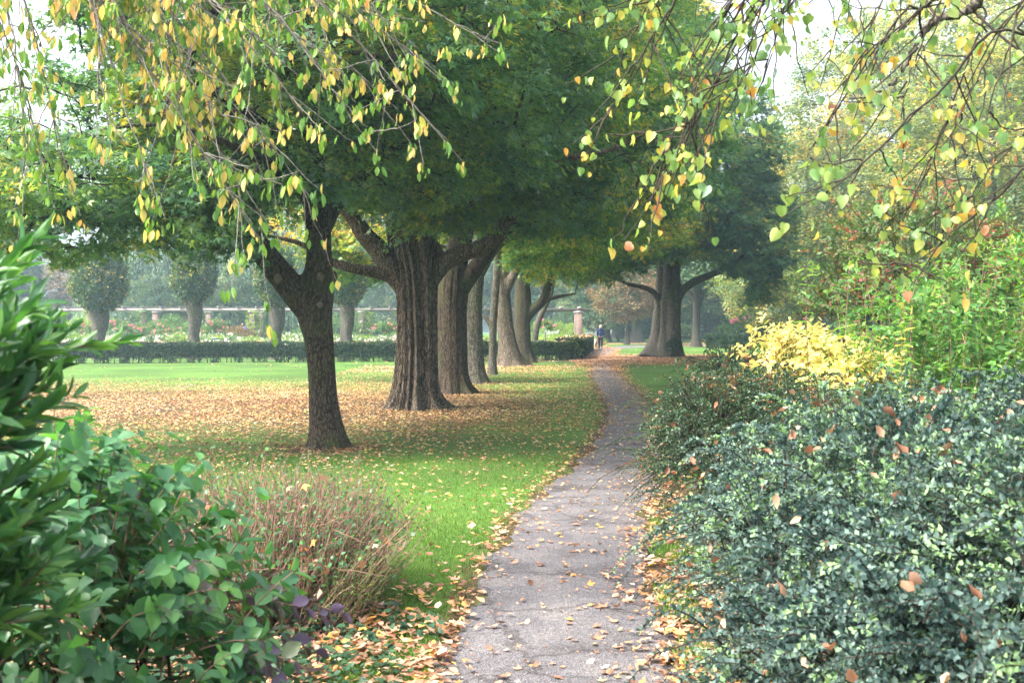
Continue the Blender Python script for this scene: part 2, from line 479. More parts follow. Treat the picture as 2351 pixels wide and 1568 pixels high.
def make_path():
    m, nd, lk = nmat('asphalt')
    out = nd.new('ShaderNodeOutputMaterial')
    pb = nd.new('ShaderNodeBsdfPrincipled'); pb.inputs['Roughness'].default_value = .85; pb.inputs['Specular IOR Level'].default_value = .3
    lk.new(pb.outputs[0], out.inputs[0])
    tc = nd.new('ShaderNodeTexCoord')
    v = nd.new('ShaderNodeTexVoronoi'); v.inputs['Scale'].default_value = 110
    n1 = nd.new('ShaderNodeTexNoise'); n1.inputs['Scale'].default_value = 2.2; n1.inputs['Detail'].default_value = 7
    n2 = nd.new('ShaderNodeTexNoise'); n2.inputs['Scale'].default_value = 60; n2.inputs['Detail'].default_value = 4
    for n in (v, n1, n2): lk.new(tc.outputs['Object'], n.inputs['Vector'])
    r1 = ramp(nd, [(0, (.055, .05, .054)), (.6, (.122, .115, .122)), (.93, (.18, .17, .175)), (1, (.46, .43, .40))])
    lk.new(v.outputs['Color'], r1.inputs[0])
    r2 = ramp(nd, [(.3, (.62, .60, .58)), (.5, (.95, .95, .95)), (.7, (1.3, 1.25, 1.15))])
    lk.new(n1.outputs['Fac'], r2.inputs[0])
    mu = nd.new('ShaderNodeMix'); mu.data_type = 'RGBA'; mu.blend_type = 'MULTIPLY'; mu.inputs[0].default_value = 1
    lk.new(r1.outputs[0], mu.inputs[6]); lk.new(r2.outputs[0], mu.inputs[7]); lk.new(mu.outputs[2], pb.inputs['Base Color'])
    vc = nd.new('ShaderNodeTexVoronoi'); vc.feature = 'DISTANCE_TO_EDGE'; vc.inputs['Scale'].default_value = .9
    wv = nd.new('ShaderNodeVectorMath'); wv.operation = 'MULTIPLY_ADD'
    lk.new(n1.outputs['Color'], wv.inputs[0]); wv.inputs[1].default_value = (.7, .7, .7); lk.new(tc.outputs['Object'], wv.inputs[2])
    lk.new(wv.outputs[0], vc.inputs['Vector'])
    rc_ = ramp(nd, [(0, (.45, .43, .4)), (.012, (.62, .6, .58)), (.02, (1, 1, 1))])
    lk.new(vc.outputs['Distance'], rc_.inputs[0])
    m2 = nd.new('ShaderNodeMix'); m2.data_type = 'RGBA'; m2.blend_type = 'MULTIPLY'; m2.inputs[0].default_value = .8
    lk.new(mu.outputs[2], m2.inputs[6]); lk.new(rc_.outputs[0], m2.inputs[7]); lk.new(m2.outputs[2], pb.inputs['Base Color'])
    ad = nd.new('ShaderNodeMath'); ad.operation = 'ADD'
    lk.new(v.outputs['Distance'], ad.inputs[0]); lk.new(n2.outputs['Fac'], ad.inputs[1])
    b = nd.new('ShaderNodeBump'); b.inputs['Distance'].default_value = .006
    lk.new(ad.outputs[0], b.inputs['Height']); lk.new(b.outputs[0], pb.inputs['Normal'])
    e = spline(PE, 420)
    k = 9
    t = np.linspace(0, 1, k)
    L = e[:, 1] + .05 * np.sin(e[:, 0] * 3.1) + .03 * np.sin(e[:, 0] * 7.7) + rng.normal(0, .012, len(e))
    Rr = e[:, 2] + .05 * np.sin(e[:, 0] * 2.3 + 1) + .03 * np.sin(e[:, 0] * 8.9) + rng.normal(0, .012, len(e))
    X = L[:, None] * (1 - t) + Rr[:, None] * t
    Z = .004 + .018 * (1 - (2 * t - 1) ** 2)[None] * np.ones((len(e), 1))
    V = np.stack([X, np.broadcast_to(e[:, :1], X.shape), Z], -1).reshape(-1, 3)
    i = (np.arange(len(e) - 1)[:, None] * k + np.arange(k - 1)[None]).ravel()
    Q = np.stack([i, i + 1, i + k + 1, i + k], 1)
    # far piece bending right behind the big tree
    far = spline([(5.2, 79.9, 7.4, 79.9), (6.6, 86, 8.9, 84.6), (9.5, 94, 11.5, 91), (14, 100, 15, 96), (22, 104, 22.5, 100), (34, 106, 34, 102)], 40)
    V2 = np.stack([np.stack([far[:, 0], far[:, 1], np.full(40, .009)], 1), np.stack([far[:, 2], far[:, 3], np.full(40, .009)], 1)], 1).reshape(-1, 3)
    j = np.arange(39) * 2
    Q2 = np.stack([j, j + 1, j + 3, j + 2], 1)
    o = build('path', [(V, Q, m, None), (V2, Q2, m, None)], smooth=True)
    tag(o, 'narrow grey asphalt footpath winding away between lawn and shrubs', None, None, 'structure')


make_path()


# ------------------------------------------------------------------ fallen leaves and grass
def litter_density(x, y):
    """leaves per square metre, orange share"""
    l, r = path_lr(y)
    d = np.full_like(x, 1.0)
    # broad orange band across the lawn under the row
    n = .5 + .5 * np.sin(x * 1.3 + 2 * np.sin(y * .6)) * np.sin(y * .9 + 1.2 * np.sin(x * .5))
    band = np.exp(-np.abs((y - 23) / 8.2) ** 3) * np.clip((l + .2 - x) / .6, 0, 1)
    band *= (.35 + .65 * np.clip((1.5 - x) / 4, 0, 1))
    d += band * (210 + 190 * n)
    d += 90 * np.exp(-((y - 38) / 9.) ** 2) * (x < l) * (x > -6) * (.3 + n)
    d += 46 * np.exp(-((y - 11.5) / 4.5) ** 2) * (x < l + .3) * (.4 + n)
    for tx, ty, rr in TREE_SPOTS:
        q = ((x - tx) ** 2 + (y - ty) ** 2) ** .5
        d += (150 if ty < 50 else 60) * np.exp(-(q / (rr * .8)) ** 2)
    # path edges
    e1 = np.exp(-((x - l + .02) / .17) ** 2)
    e2 = np.exp(-((x - r - .08) / .24) ** 2)
    near = np.clip(1.4 - y / 26, .3, 1)
    d += 420 * e1 * near * np.clip((8.5 - y) / 2.5, .5, 1) + 520 * e2 * near
    # heap corner, bottom of picture
    cor = np.clip((7.0 - y) / 1.4, 0, 1) * np.clip((l + .06 - x) / .1, 0, 1)
    d += 620 * cor * (.45 + .75 * n)
    cr = np.clip((8 - y) / 2., 0, 1) * np.clip((x - r + .1) / .15, 0, 1) * (x < r + 1.2)
    d += 480 * cr
    cl = .5 + .5 * np.sin(x * 7.3 + 3 * np.sin(y * 2.1)) * np.sin(y * 5.7 + 2.5 * np.sin(x * 2.9)) + .35 * np.sin(x * 17 + 2 * np.sin(y * 13))
    d = d * np.clip(.4 + 1.15 * cl, .15, 1.9)
    inp = (x > l + .05) & (x < r - .05)
    pd = 75 + 260 * np.exp(-((x - r) / .22) ** 2) + 130 * np.exp(-((x - l) / .12) ** 2)
    d = np.where(inp, np.where(y < 45, pd, 60), d)
    # brown fall between hedge end and the big tree
    br = np.exp(-(((x - 7.5) / 7.5) ** 2 + ((y - 56) / 8.) ** 2) ** 2)
    d += 170 * br
    d += 60 * np.exp(-(((y - 52) / 5) ** 2)) * (x > -3) * (x < 5)
    d += 30 * np.exp(-((y - 20) / 7.) ** 2) * (x > r) * (x < r + 2.5)
    d += 45 * np.exp(-((y - 108) / 5.) ** 2) * (x > 0)
    d = np.where((y > 46.8) & (x < 2.7) & (y < 80), np.minimum(d, 3), d)
    return d


def make_litter():
    P, S, O = [], [], []
    # strips in depth, bounded by what the picture and a step to the side can see
    for y0, y1 in [(2.2, 4), (4, 6), (6, 9), (9, 13), (13, 18), (18, 25), (25, 34), (34, 46), (46, 62), (62, 80), (80, 112)]:
        hw = y1 * .46 + 1.2
        area = 2 * hw * (y1 - y0)
        mx = 1200.0 if y0 < 9 else (560.0 if y0 < 34 else 260.0)
        n = int(area * mx)
        x = rng.uniform(-hw, hw, n); y = rng.uniform(y0, y1, n)
        keep = rng.random(n) * mx < litter_density(x, y) * (1 if y0 < 60 else .7)
        x, y = x[keep], y[keep]
        P.append(np.stack([x, y], 1))
    P = np.concatenate(P)
    n = len(P)
    l, r = path_lr(P[:, 1])
    onp = (P[:, 0] > l) & (P[:, 0] < r)
    z = np.where(onp, .026, np.where((P[:, 1] < 14), .022, .012)) + rng.random(n) ** 2 * np.where(P[:, 1] < 14, .035, .02) * (~onp)
    pos = np.column_stack([P, z])
    ang = rng.random(n) * 6.283
    tilt = rng.normal(0, .22, n)
    d = np.stack([np.cos(ang), np.sin(ang), tilt * .6], 1)
    nn = np.stack([rng.normal(0, .28, n), rng.normal(0, .28, n), np.ones(n)], 1)
    flip = rng.random(n) < .35
    nn[flip] *= -1
    pos[flip, 2] += .012
    size = rng.uniform(.03, .08, n) * np.where(P[:, 1] > 40, 1.25, 1)
    size = np.where(onp, size * np.where(rng.random(n) < .4, rng.uniform(.8, 1.1, n), rng.uniform(.25, .8, n)), size)
    size = np.where((P[:, 1] > 9) & (P[:, 1] < 40), size * .8, size)
    near = P[:, 1] < 13
    band = (np.exp(-((P[:, 1] - 24) / 10) ** 2) > rng.random(n) * .8) | ((P[:, 1] > 9) & (P[:, 1] < 46) & (rng.random(n) < .7))
    parts = []
    for sel, T in ((near & (np.arange(n) % 2 == 0), T_CURL), (near & (np.arange(n) % 2 == 1), T_CURLM), (~near, T_DIA)):
        for b, mt in ((True, LITTERO), (False, LITTER)):
            s = sel & (band == b)
            if s.sum():
                t = T
                if T is T_DIA:
                    t = (T_DIA[0] * [1.25, 1, 2.5], T_DIA[1])
                parts.append(leaves(t, pos[s], d[s], nn[s], size[s], None, mt))
    o = build('fallen_leaves', parts)
    tag(o, 'brown, orange and yellow fallen leaves scattered over lawn and path', None, None, 'stuff')
    print('litter', n)


def make_grass():
    parts = []
    for y0, y1, dens, h in [(3.6, 6.5, 6500, .034), (6.5, 9.5, 4600, .032), (9.5, 14, 2000, .032)]:
        x0, x1 = -.5 * y1 * .9, 1.6
        n = int((x1 - x0) * (y1 - y0) * dens)
        x = rng.uniform(x0, x1, n); y = rng.uniform(y0, y1, n)
        l, r = path_lr(y)
        s = soil_at(x, y)
        keep = (x < l - .02 + rng.random(n) * .05) & (x > -.45 * y - .2) & (rng.random(n) > s * .8) & ~((y < 7.2) & (x < -.9 - .0 * y))
        x, y = x[keep], y[keep]
        n = len(x)
        pos = np.column_stack([x, y, np.full(n, -.002)])
        d = np.stack([rng.normal(0, .35, n), rng.normal(0, .35, n), np.ones(n)], 1)
        nn = np.stack([rng.normal(0, 1, n), rng.normal(0, 1, n), rng.normal(0, .2, n)], 1)
        parts.append(leaves((T_BLADE[0] * [2.2, 1, 2], T_BLADE[1]), pos, d, nn, rng.uniform(.6, 1.2, n) * h, None, GRASSB))
    # tufts right of the path
    n = 9000
    y = rng.uniform(4.2, 10, n); l, r = path_lr(y); x = r + rng.random(n) ** 1.5 * .5 + .04
    k = np.sin(y * 5) + np.sin(x * 9 + y * 2) > .1
    x, y = x[k], y[k]; n = len(x)
    parts.append(leaves((T_BLADE[0] * [1.6, 1, 2], T_BLADE[1]), np.column_stack([x, y, np.zeros(n)]),
                        np.stack([rng.normal(0, .45, n), rng.normal(0, .45, n), np.ones(n)], 1), rdir(n), rng.uniform(.04, .1, n), None, GRASSB))
    o = build('grass', parts)
    tag(o, 'short green lawn grass beside the path', None, None, 'stuff')


make_litter()
make_grass()


# ------------------------------------------------------------------ trees
def ellip_points(ells, n, shell=.55):
    """ells: (cx,cy,cz,rx,ry,rz,weight)"""
    w = np.array([e[6] if len(e) > 6 else e[3] * e[4] * e[5] for e in ells], float)
    idx = rng.choice(len(ells), n, p=w / w.sum())
    E = np.array([e[:6] for e in ells])[idx]
    rr = (shell + (1 - shell) * rng.random(n)) ** .6
    rr = np.where(rng.random(n) < .12, rng.random(n) ** .5, rr)
    u = rdir(n)
    return E[:, :3] + u * rr[:, None] * E[:, 3:6]


def grow(nodes, npos, clumps, steps=6, r0=.0062, power=.43, wob=.07, sag=.0):
    """joins every clump to the wood that is there. nodes: start positions (k,3). Returns polylines and radii, plus tips/dirs."""
    pos = [p for p in nodes]
    par = [-1] * len(pos)
    root = nodes.mean(0)
    dd = np.array([np.min(np.linalg.norm(nodes - c, axis=1)) for c in clumps])
    order = np.argsort(dd)
    buf = np.zeros((len(nodes) + len(clumps) * steps + 5, 3))
    buf[:len(nodes)] = nodes
    cnt = len(nodes)
    parent = np.full(len(buf), -1)
    lines = []
    for ci in order:
        c = clumps[ci]
        dv = buf[:cnt] - c
        d2 = np.sqrt((dv ** 2).sum(1))
        # prefer wood that lies further in and below
        pen = d2 + .35 * np.maximum(0, buf[:cnt, 2] - c[2])
        a = int(np.argmin(pen))
        A = buf[a]
        L = np.linalg.norm(c - A)
        if L < .03:
            continue
        t = np.linspace(0, 1, steps + 1)[1:, None]
        bend = np.array([0, 0, 1.0]) * L * (.10 - sag)
        pts = A + (c - A) * t + bend * (4 * t * (1 - t)) + rng.normal(0, wob * L / 3, (steps, 3)) * (t < 1) * 1.0
        ids = np.arange(cnt, cnt + steps)
        buf[ids] = pts
        parent[ids[0]] = a
        parent[ids[1:]] = ids[:-1]
        cnt += steps
        lines.append(np.concatenate([[a], ids]))
    count = np.zeros(cnt)
    for l in lines:
        count[l[-1]] += 1
    for i in range(cnt - 1, len(nodes) - 1, -1):
        if parent[i] >= 0:
            count[parent[i]] += count[i]
    Lm = np.array(lines)
    P = buf[Lm]
    cc = count[Lm].copy()
    cc[:, 0] = cc[:, 1]
    r = r0 * np.maximum(cc, 1) ** power
    r[:, -1] *= .6
    return P, r


def leaf_pads(tips, dirs, k, rad, thick, size, T, mat, droop=.15, hang=0.0):
    """flat sprays of leaves around each tip, with short twigs"""
    m = len(tips)
    axis = nrm(dirs * [1, 1, .35])
    up = nrm(np.array([0, 0, 1.0]) + rng.normal(0, .28, (m, 3)))
    side = nrm(np.cross(axis, up))
    up = np.cross(side, axis)
    q = 5
    # twigs
    ang = rng.uniform(-1.5, 1.5, (m, q)); ang[:, 0] = rng.uniform(-.2, .2, m)
    ln = rad * rng.uniform(.7, 1.25, (m, q))
    st = tips[:, None] - axis[:, None] * (rad * .5 * rng.random((m, q, 1)))
    tdir = axis[:, None] * np.cos(ang)[..., None] + side[:, None] * np.sin(ang)[..., None]
    t = np.array([0, .5, 1.0])
    TP = st[:, :, None] + tdir[:, :, None] * ln[..., None, None] * t[:, None] + up[:, None, None] * (rng.normal(0, .06, (m, q, 1, 1)) * rad) * t[:, None] - np.array([0, 0, 1.0]) * (droop * ln[..., None, None] * t[:, None] ** 2)
    TP = TP.reshape(m * q, 3, 3)
    # leaves
    n = m * k
    ti = rng.integers(0, q, (m, k))
    s = rng.random((m, k)) ** .7 * 1.05
    base = st[np.arange(m)[:, None], ti] + tdir[np.arange(m)[:, None], ti] * (ln[np.arange(m)[:, None], ti] * s)[..., None]
    base[..., 2] -= droop * ln[np.arange(m)[:, None], ti] * s ** 2
    off = side[:, None] * rng.normal(0, .22 * rad, (m, k, 1)) + axis[:, None] * rng.normal(0, .12 * rad, (m, k, 1)) + up[:, None] * rng.normal(0, thick * rad, (m, k, 1))
    base = (base + off).reshape(n, 3)
    d = (axis[:, None] * .7 + side[:, None] * rng.normal(0, .9, (m, k, 1)) + rng.normal(0, .35, (m, k, 3))).reshape(n, 3)
    d[:, 2] -= .25 + hang
    nn = np.repeat(up + axis * .75, k, 0) + rng.normal(0, .5, (n, 3))
    sz = size * rng.uniform(.65, 1.25, n)
    cl = np.repeat(rng.normal(0, .2, m), k) + rng.random(n) * .8 + .1
    return leaves(T, base, d, nn, sz, np.clip(cl, 0, 1), mat), TP


def closed_tube(pts, rad, sides=28, n=60, flute=0, lobes=0, flare=0, base_roots=None, seed=0, lump=.04):
    g = np.random.default_rng(seed)
    C = spline(np.column_stack([pts, rad]), n)
    P, r = C[:, :3], C[:, 3]
    T = nrm(np.gradient(P, axis=0))
    ref = np.array([0, 1.0, 0]) if abs(T[:, 1]).mean() < .8 else np.array([1.0, 0, 0])
    A = nrm(np.cross(T, ref)); B = np.cross(T, A)
    th = np.arange(sides) / sides * 2 * np.pi
    z = P[:, 2]
    k = np.ones((n, sides))
    ph = g.random(8) * 6.28
    for j, f in enumerate((2, 3, 5)):
        k += lump / (j + 1) * np.sin(f * th[None] + ph[j] + 1.3 * z[:, None] * (j + 1) * .7)
    if flute:
        tt = th[None] + .12 * np.sin(z[:, None] * .9 + ph[3]) + .05 * z[:, None]
        fl = np.abs(np.sin(tt * lobes / 2 + ph[4] + .5 * np.sin(tt * 2 + ph[6]))) ** .7
        k += flute * (fl - .6) + flute * .35 * np.sin(tt * (lobes * 2 + 1) + ph[5])
    if flare:
        h = z - z[0]
        fr = np.exp(-h / .24)[:, None]
        rt = .5 + .5 * np.sin(th[None] * (base_roots or 5) + ph[6] + .8 * np.sin(th[None] * 2 + ph[7]))
        k += flare * fr * (.3 + rt ** 1.5)
    V = P[:, None] + (r[:, None] * k)[..., None] * (np.cos(th)[None, :, None] * A[:, None] + np.sin(th)[None, :, None] * B[:, None])
    V = V.reshape(-1, 3)
    i = np.arange(n - 1)[:, None] * sides; j = np.arange(sides)[None]; j2 = (j + 1) % sides
    Q = np.stack([i + j, i + j2, i + sides + j2, i + sides + j], -1).reshape(-1, 4)
    c0, c1 = len(V), len(V) + 1
    V = np.vstack([V, P[0], P[-1]])
    t0 = np.stack([np.full(sides, c0), (np.arange(sides) + 1) % sides, np.arange(sides)], 1)
    t1 = np.stack([np.full(sides, c1), (n - 1) * sides + np.arange(sides), (n - 1) * sides + (np.arange(sides) + 1) % sides], 1)
    return V, Q, np.vstack([t0, t1])


def fused_trunk(tubes_, mat, parent, voxel, smooth_it=3):
    parts = [(v, [q, t], mat, None) for v, q, t in tubes_]
    o = build('trunk', parts, parent, True)
    md = o.modifiers.new('r', 'REMESH'); md.mode = 'VOXEL'; md.voxel_size = voxel; md.use_smooth_shade = True
    if smooth_it:
        ms = o.modifiers.new('s', 'SMOOTH'); ms.iterations = smooth_it; ms.factor = .5
    dg = bpy.context.evaluated_depsgraph_get()
    me = bpy.data.meshes.new_from_object(o.evaluated_get(dg))
    o.modifiers.clear()
    old = o.data
    o.data = me
    bpy.data.meshes.remove(old)
    me.polygons.foreach_set('use_smooth', np.ones(len(me.polygons), dtype=bool))
    if not me.materials:
        me.materials.append(mat)
    return o


def tree(name, label, base, limbs, ells, n_cl, k, rad, size, lmat, bark, cat='tree', group=None, voxel=.03, T=T_MAPLE, cut=None, thick=.16, flut=(0, 0), flare=.6, shell=.5, trunk_sides=36, sm=3, pad_droop=.15, leafhang=0., lump=.04):
    """limbs: list of polylines [(x,y,z,r)...] in world coordinates, the first is the trunk"""
    b = np.array([base[0], base[1], 0.0])
    root = thing(name, label, cat, group, (base[0], base[1], 0))
    tb = []
    for q, L in enumerate(limbs):
        L = np.array(L, float)
        p = L[:, :3] - b
        tb.append(closed_tube(p, L[:, 3], sides=trunk_sides if q == 0 else 18, n=max(14, int(len(L) * 14)) if q else 90,
                              flute=flut[0] if q == 0 else 0, lobes=flut[1], flare=flare if q == 0 else 0, base_roots=7, seed=int(abs(base[0] * 10 + base[1])) + q, lump=lump))
    fused_trunk(tb, bark, root, voxel, sm)
    nodes = []
    for L in limbs:
        L = np.array(L, float)
        s = spline(L[:, :3], 16 * len(L)) - b
        nodes.append(s[int(len(s) * .45):] if L is limbs[0] or len(nodes) == 0 else s[4:])
    nodes = np.concatenate(nodes)
    cl = ellip_points(ells, n_cl, shell) - b
    if cut is not None:
        cl = cl[cut(cl + b)]
    P, r = grow(nodes, None, cl)
    V, Q = tubes(P, r, 5)
    tips = P[:, -1]
    dirs = P[:, -1] - P[:, 0]
    dirs = dirs / np.maximum(np.linalg.norm(dirs, axis=1, keepdims=True), .05) + (tips - nodes.mean(0)) * .08
    (lv, lf, _, lr), TP = leaf_pads(tips, dirs, k, rad, thick, size, T, lmat, pad_droop, leafhang)
    tv, tq = tubes(TP, np.broadcast_to(np.array([.004, .003, .0015]), (len(TP), 3)), 3)
    build('crown', [(lv, lf, lmat, lr), (V, Q, TWIG, None), (tv, tq, TWIG, None)], root)
    return root


def LP(px, py, d, r):
    p = I(px, py, d)
    return (p[0], p[1], p[2], r)


def quick():
    return False

ROW = 'old maples standing in a row along the lawn'
# first tree of the row: slender forked trunk
tree('maple_tree', 'nearest maple of the row, slender dark trunk forking in two, pale round pruning scar', (I(752, 0, 15)[0], 15),
     [[(I(754, 0, 15)[0], 15, -.15, .29), LP(751, 1000, 15, .225), LP(742, 920, 15, .187), LP(738, 850, 15, .178), LP(732, 780, 15, .187), LP(722, 720, 15, .225), LP(724, 670, 15, .235), LP(732, 610, 15, .17), LP(732, 540, 15, .16), LP(726, 450, 15, .17), LP(712, 300, 15.1, .13), LP(700, 100, 15.2, .09)],
      [LP(726, 735, 15, .16), LP(700, 700, 14.98, .185), LP(668, 660, 14.95, .18), LP(628, 610, 14.9, .165), LP(588, 560, 14.8, .15), LP(520, 500, 14.6, .115), LP(420, 455, 14.2, .085), LP(300, 420, 13.8, .06), LP(120, 395, 13.2, .03)],
      [LP(600, 575, 14.85, .1), LP(575, 480, 15, .1), LP(560, 360, 15.3, .08), LP(500, 200, 15.8, .05)],
      [LP(560, 530, 14.7, .07), LP(460, 490, 14.3, .055), LP(300, 478, 13.8, .045), LP(100, 500, 13.4, .03), LP(-60, 470, 13, .018)],
      [LP(731, 560, 15, .1), LP(775, 470, 15.2, .095), LP(860, 380, 15.6, .075), LP(980, 290, 16.2, .055), LP(1130, 190, 17, .03)],
      [LP(728, 470, 15, .1), LP(690, 380, 14.5, .08), LP(600, 280, 13.6, .06), LP(430, 180, 12.5, .03)],
      [LP(722, 480, 15, .09), LP(650, 400, 13.6, .07), LP(520, 330, 12.0, .045), LP(370, 290, 11, .028), LP(230, 300, 10.4, .014)],
      [LP(736, 660, 14.9, .14), LP(757, 636, 14.85, .11), LP(762, 620, 14.85, .06)]],
     [(-2.2, 15.0, 5.9, 3.5, 4.4, 2.3, 56), (-5.4, 14.6, 3.9, 2.2, 2.6, .9, 5), (-2.3, 15.5, 4.3, 3.4, 3.4, 1.0, 20), (-.6, 16.5, 5.8, 2.8, 3.0, 2.2, 18), (-6.0, 15, 5.9, 2.0, 3.0, 1.2, 2), (-1.6, 12.5, 5.2, 2.2, 2.0, 1.6, 10), (-5.0, 13.8, 3.3, 2.6, 2.0, .6, 9), (-3.4, 14.0, 3.25, 1.5, 1.2, .6, 9), (-3.7, 13.6, 2.85, 1.1, 1.0, .5, 4), (-5.6, 13.6, 2.8, 1.5, 1.2, .45, 4)],
     1450, 100, .42, .09, MAPLE, BARK1, group=ROW, voxel=.022, flare=.55, lump=.035,
     cut=lambda c: ~((c[:, 1] < 15.6) & (np.abs((c[:, 0] / c[:, 1]) * F + 1175 - 690) < 120) & (c[:, 2] < EYE + (750 - 440) / F * c[:, 1])))
# second: the fluted one
tree('maple_tree', 'broad maple with a deeply fluted brown trunk, roots spreading over the leaves', (I(955, 0, 22)[0], 22),
     [[(I(957, 0, 22)[0], 22, -.15, .46), LP(955, 900, 22, .36), LP(956, 850, 22, .33), LP(957, 780, 22, .315), LP(957, 700, 22, .31), LP(957, 640, 22, .33), LP(952, 580, 22, .37), LP(945, 500, 22, .38), LP(950, 400, 22, .28), LP(960, 200, 22.3, .16)],
      [LP(925, 665, 22, .15), LP(900, 622, 21.9, .19), LP(870, 575, 21.8, .19), LP(838, 540, 21.7, .17), LP(800, 485, 21.6, .14), LP(730, 420, 21.4, .1), LP(600, 330, 21, .05)],
      [LP(925, 648, 22, .11), LP(870, 628, 21.8, .11), LP(800, 614, 21.5, .09), LP(750, 596, 21.3, .07), LP(690, 560, 21, .05), LP(610, 540, 20.7, .025)],
      [LP(985, 655, 22, .15), LP(1020, 605, 21.9, .17), LP(1062, 582, 21.8, .165), LP(1120, 560, 21.7, .15), LP(1170, 500, 21.6, .13), LP(1260, 410, 21.4, .09), LP(1400, 320, 21, .04)],
      [LP(960, 520, 22, .2), LP(1010, 400, 21.5, .15), LP(1100, 280, 21, .1), LP(1200, 150, 20.5, .05)],
      [LP(965, 470, 22, .16), LP(1000, 400, 20.6, .12), LP(1075, 325, 19.0, .085), LP(1180, 280, 17.8, .06), LP(1300, 215, 16.9, .04), LP(1410, 180, 16.4, .02)],
      [LP(985, 500, 22, .15), LP(1050, 425, 20.4, .11), LP(1150, 372, 18.6, .08), LP(1290, 365, 17.4, .055), LP(1400, 345, 16.9, .035), LP(1500, 300, 16.7, .018)],
      [LP(940, 480, 22, .14), LP(900, 400, 20.3, .1), LP(860, 300, 18.6, .07), LP(900, 190, 17.4, .045), LP(960, 110, 16.9, .02)]],
     [(-1.2, 21.5, 7.2, 4.2, 4.6, 3.5, 70), (-1.5, 20.5, 4.9, 3.0, 3.4, 1.2, 24), (1.2, 21, 5.6, 3.0, 3.4, 2.2, 22), (-4, 22, 5.4, 2.6, 3.4, 1.8, 14), (-1.2, 19.4, 3.7, 1.1, 1.0, .5, 4), (.4, 19.5, 4.1, 1.4, 1.4, .6, 5)],
     1050, 95, .5, .11, MAPLE, BARK2, group=ROW, voxel=.022, flut=(.42, 9), flare=1.0, sm=1, trunk_sides=140, lump=.05)
tree('maple_tree', 'thick dark maple trunk just behind the fluted one, forking low towards the path', (I(1040, 0, 27)[0], 27),
     [[(I(1042, 0, 27)[0], 27, -.15, .44), LP(1040, 870, 27, .34), LP(1039, 800, 27, .335), LP(1037, 720, 27, .345), LP(1038, 665, 27, .38), LP(1045, 600, 27, .3), LP(1065, 520, 27, .25), LP(1078, 400, 27, .18), LP(1090, 220, 27.3, .11)],
      [LP(1046, 690, 27, .18), LP(1075, 640, 26.9, .19), LP(1112, 590, 26.7, .17), LP(1160, 530, 26.4, .14), LP(1270, 440, 26, .11), LP(1420, 330, 25.5, .05)],
      [LP(1035, 660, 27, .2), LP(1015, 600, 26.8, .16), LP(985, 540, 26.6, .1)]],
     [(0.4, 27, 8.2, 4.6, 4.6, 4.2, 70), (.8, 26, 5.2, 3.6, 3.6, 1.5, 26), (2.6, 26, 5.8, 2.4, 3, 2.0, 12)],
     780, 95, .6, .135, MAPLE, BARK1, group=ROW, voxel=.03, flare=.8, trunk_sides=110, flut=(.13, 15), sm=1)
tree('maple_tree', 'straight grey maple trunk, fourth in the row, half behind the thick dark one', (I(1092, 0, 32)[0], 32),
     [[(I(1094, 0, 32)[0], 32, -.15, .36), LP(1092, 850, 32, .26), LP(1090, 780, 32, .23), LP(1089, 690, 32, .22), LP(1094, 620, 32, .22), LP(1102, 520, 32, .18), LP(1115, 350, 32, .12), LP(1120, 150, 32, .07)],
      [LP(1093, 650, 32, .13), LP(1140, 570, 31.8, .12), LP(1240, 480, 31.5, .09), LP(1380, 410, 31, .04)]],
     [(1.0, 32, 9.2, 4.4, 4.4, 4.8, 60), (1.6, 31, 5.6, 3.4, 3.4, 1.6, 24), (-3.8, 33, 4.3, 2.2, 2.2, 1.3, 13), (-6.2, 33, 5.0, 2.2, 2.2, 1.0, 8)],
     800, 90, .66, .135, MAPLEY, BARK3, group=ROW, voxel=.03, flare=.55, trunk_sides=90, flut=(.10, 13), sm=1)
tree('maple_tree', 'thin young maple trunk with a mossy green foot, fifth in the row', (I(1131, 0, 38)[0], 38),
     [[(I(1131, 0, 38)[0], 38, -.15, .2), LP(1131, 830, 38, .14), LP(1132, 760, 38, .125), LP(1136, 690, 38, .125), LP(1142, 620, 38, .12), LP(1155, 500, 38, .09), LP(1180, 300, 38, .05)],
      [LP(1133, 765, 38, .07), LP(1121, 738, 38, .09), LP(1108, 722, 38, .06)]],
     [(1.0, 38, 6.2, 2.6, 2.6, 3.0, 40), (1.2, 37, 4.8, 2.4, 2.6, 1.1, 20)],
     330, 80, .6, .14, MAPLEY, BARK3, group=ROW, voxel=.04, flare=.3)
tree('maple_tree', 'furrowed maple trunk with flared foot, sixth in the row, in front of the hedge', (I(1170, 0, 46.4)[0], 46.4),
     [[(I(1172, 0, 46.4)[0], 46.4, -.15, .6), LP(1167, 805, 46.4, .42), LP(1161, 760, 46.4, .35), LP(1155, 700, 46.4, .34), LP(1150, 620, 46.4, .3), LP(1160, 480, 46.4, .2), LP(1180, 250, 46.4, .1)],
      [LP(1155, 680, 46.4, .2), LP(1200, 600, 46, .16), LP(1300, 500, 45.5, .1)]],
     [(2.6, 45, 11.6, 5.0, 4.6, 6.0, 60), (2.6, 44, 6.0, 4.0, 4, 2.0, 24), (1.4, 44.5, 5.0, 1.8, 2.6, .9, 8)],
     760, 75, .8, .2, MAPLEY, BARK2, group=ROW, voxel=.06, flut=(.12, 9), flare=.8, trunk_sides=90, sm=1)
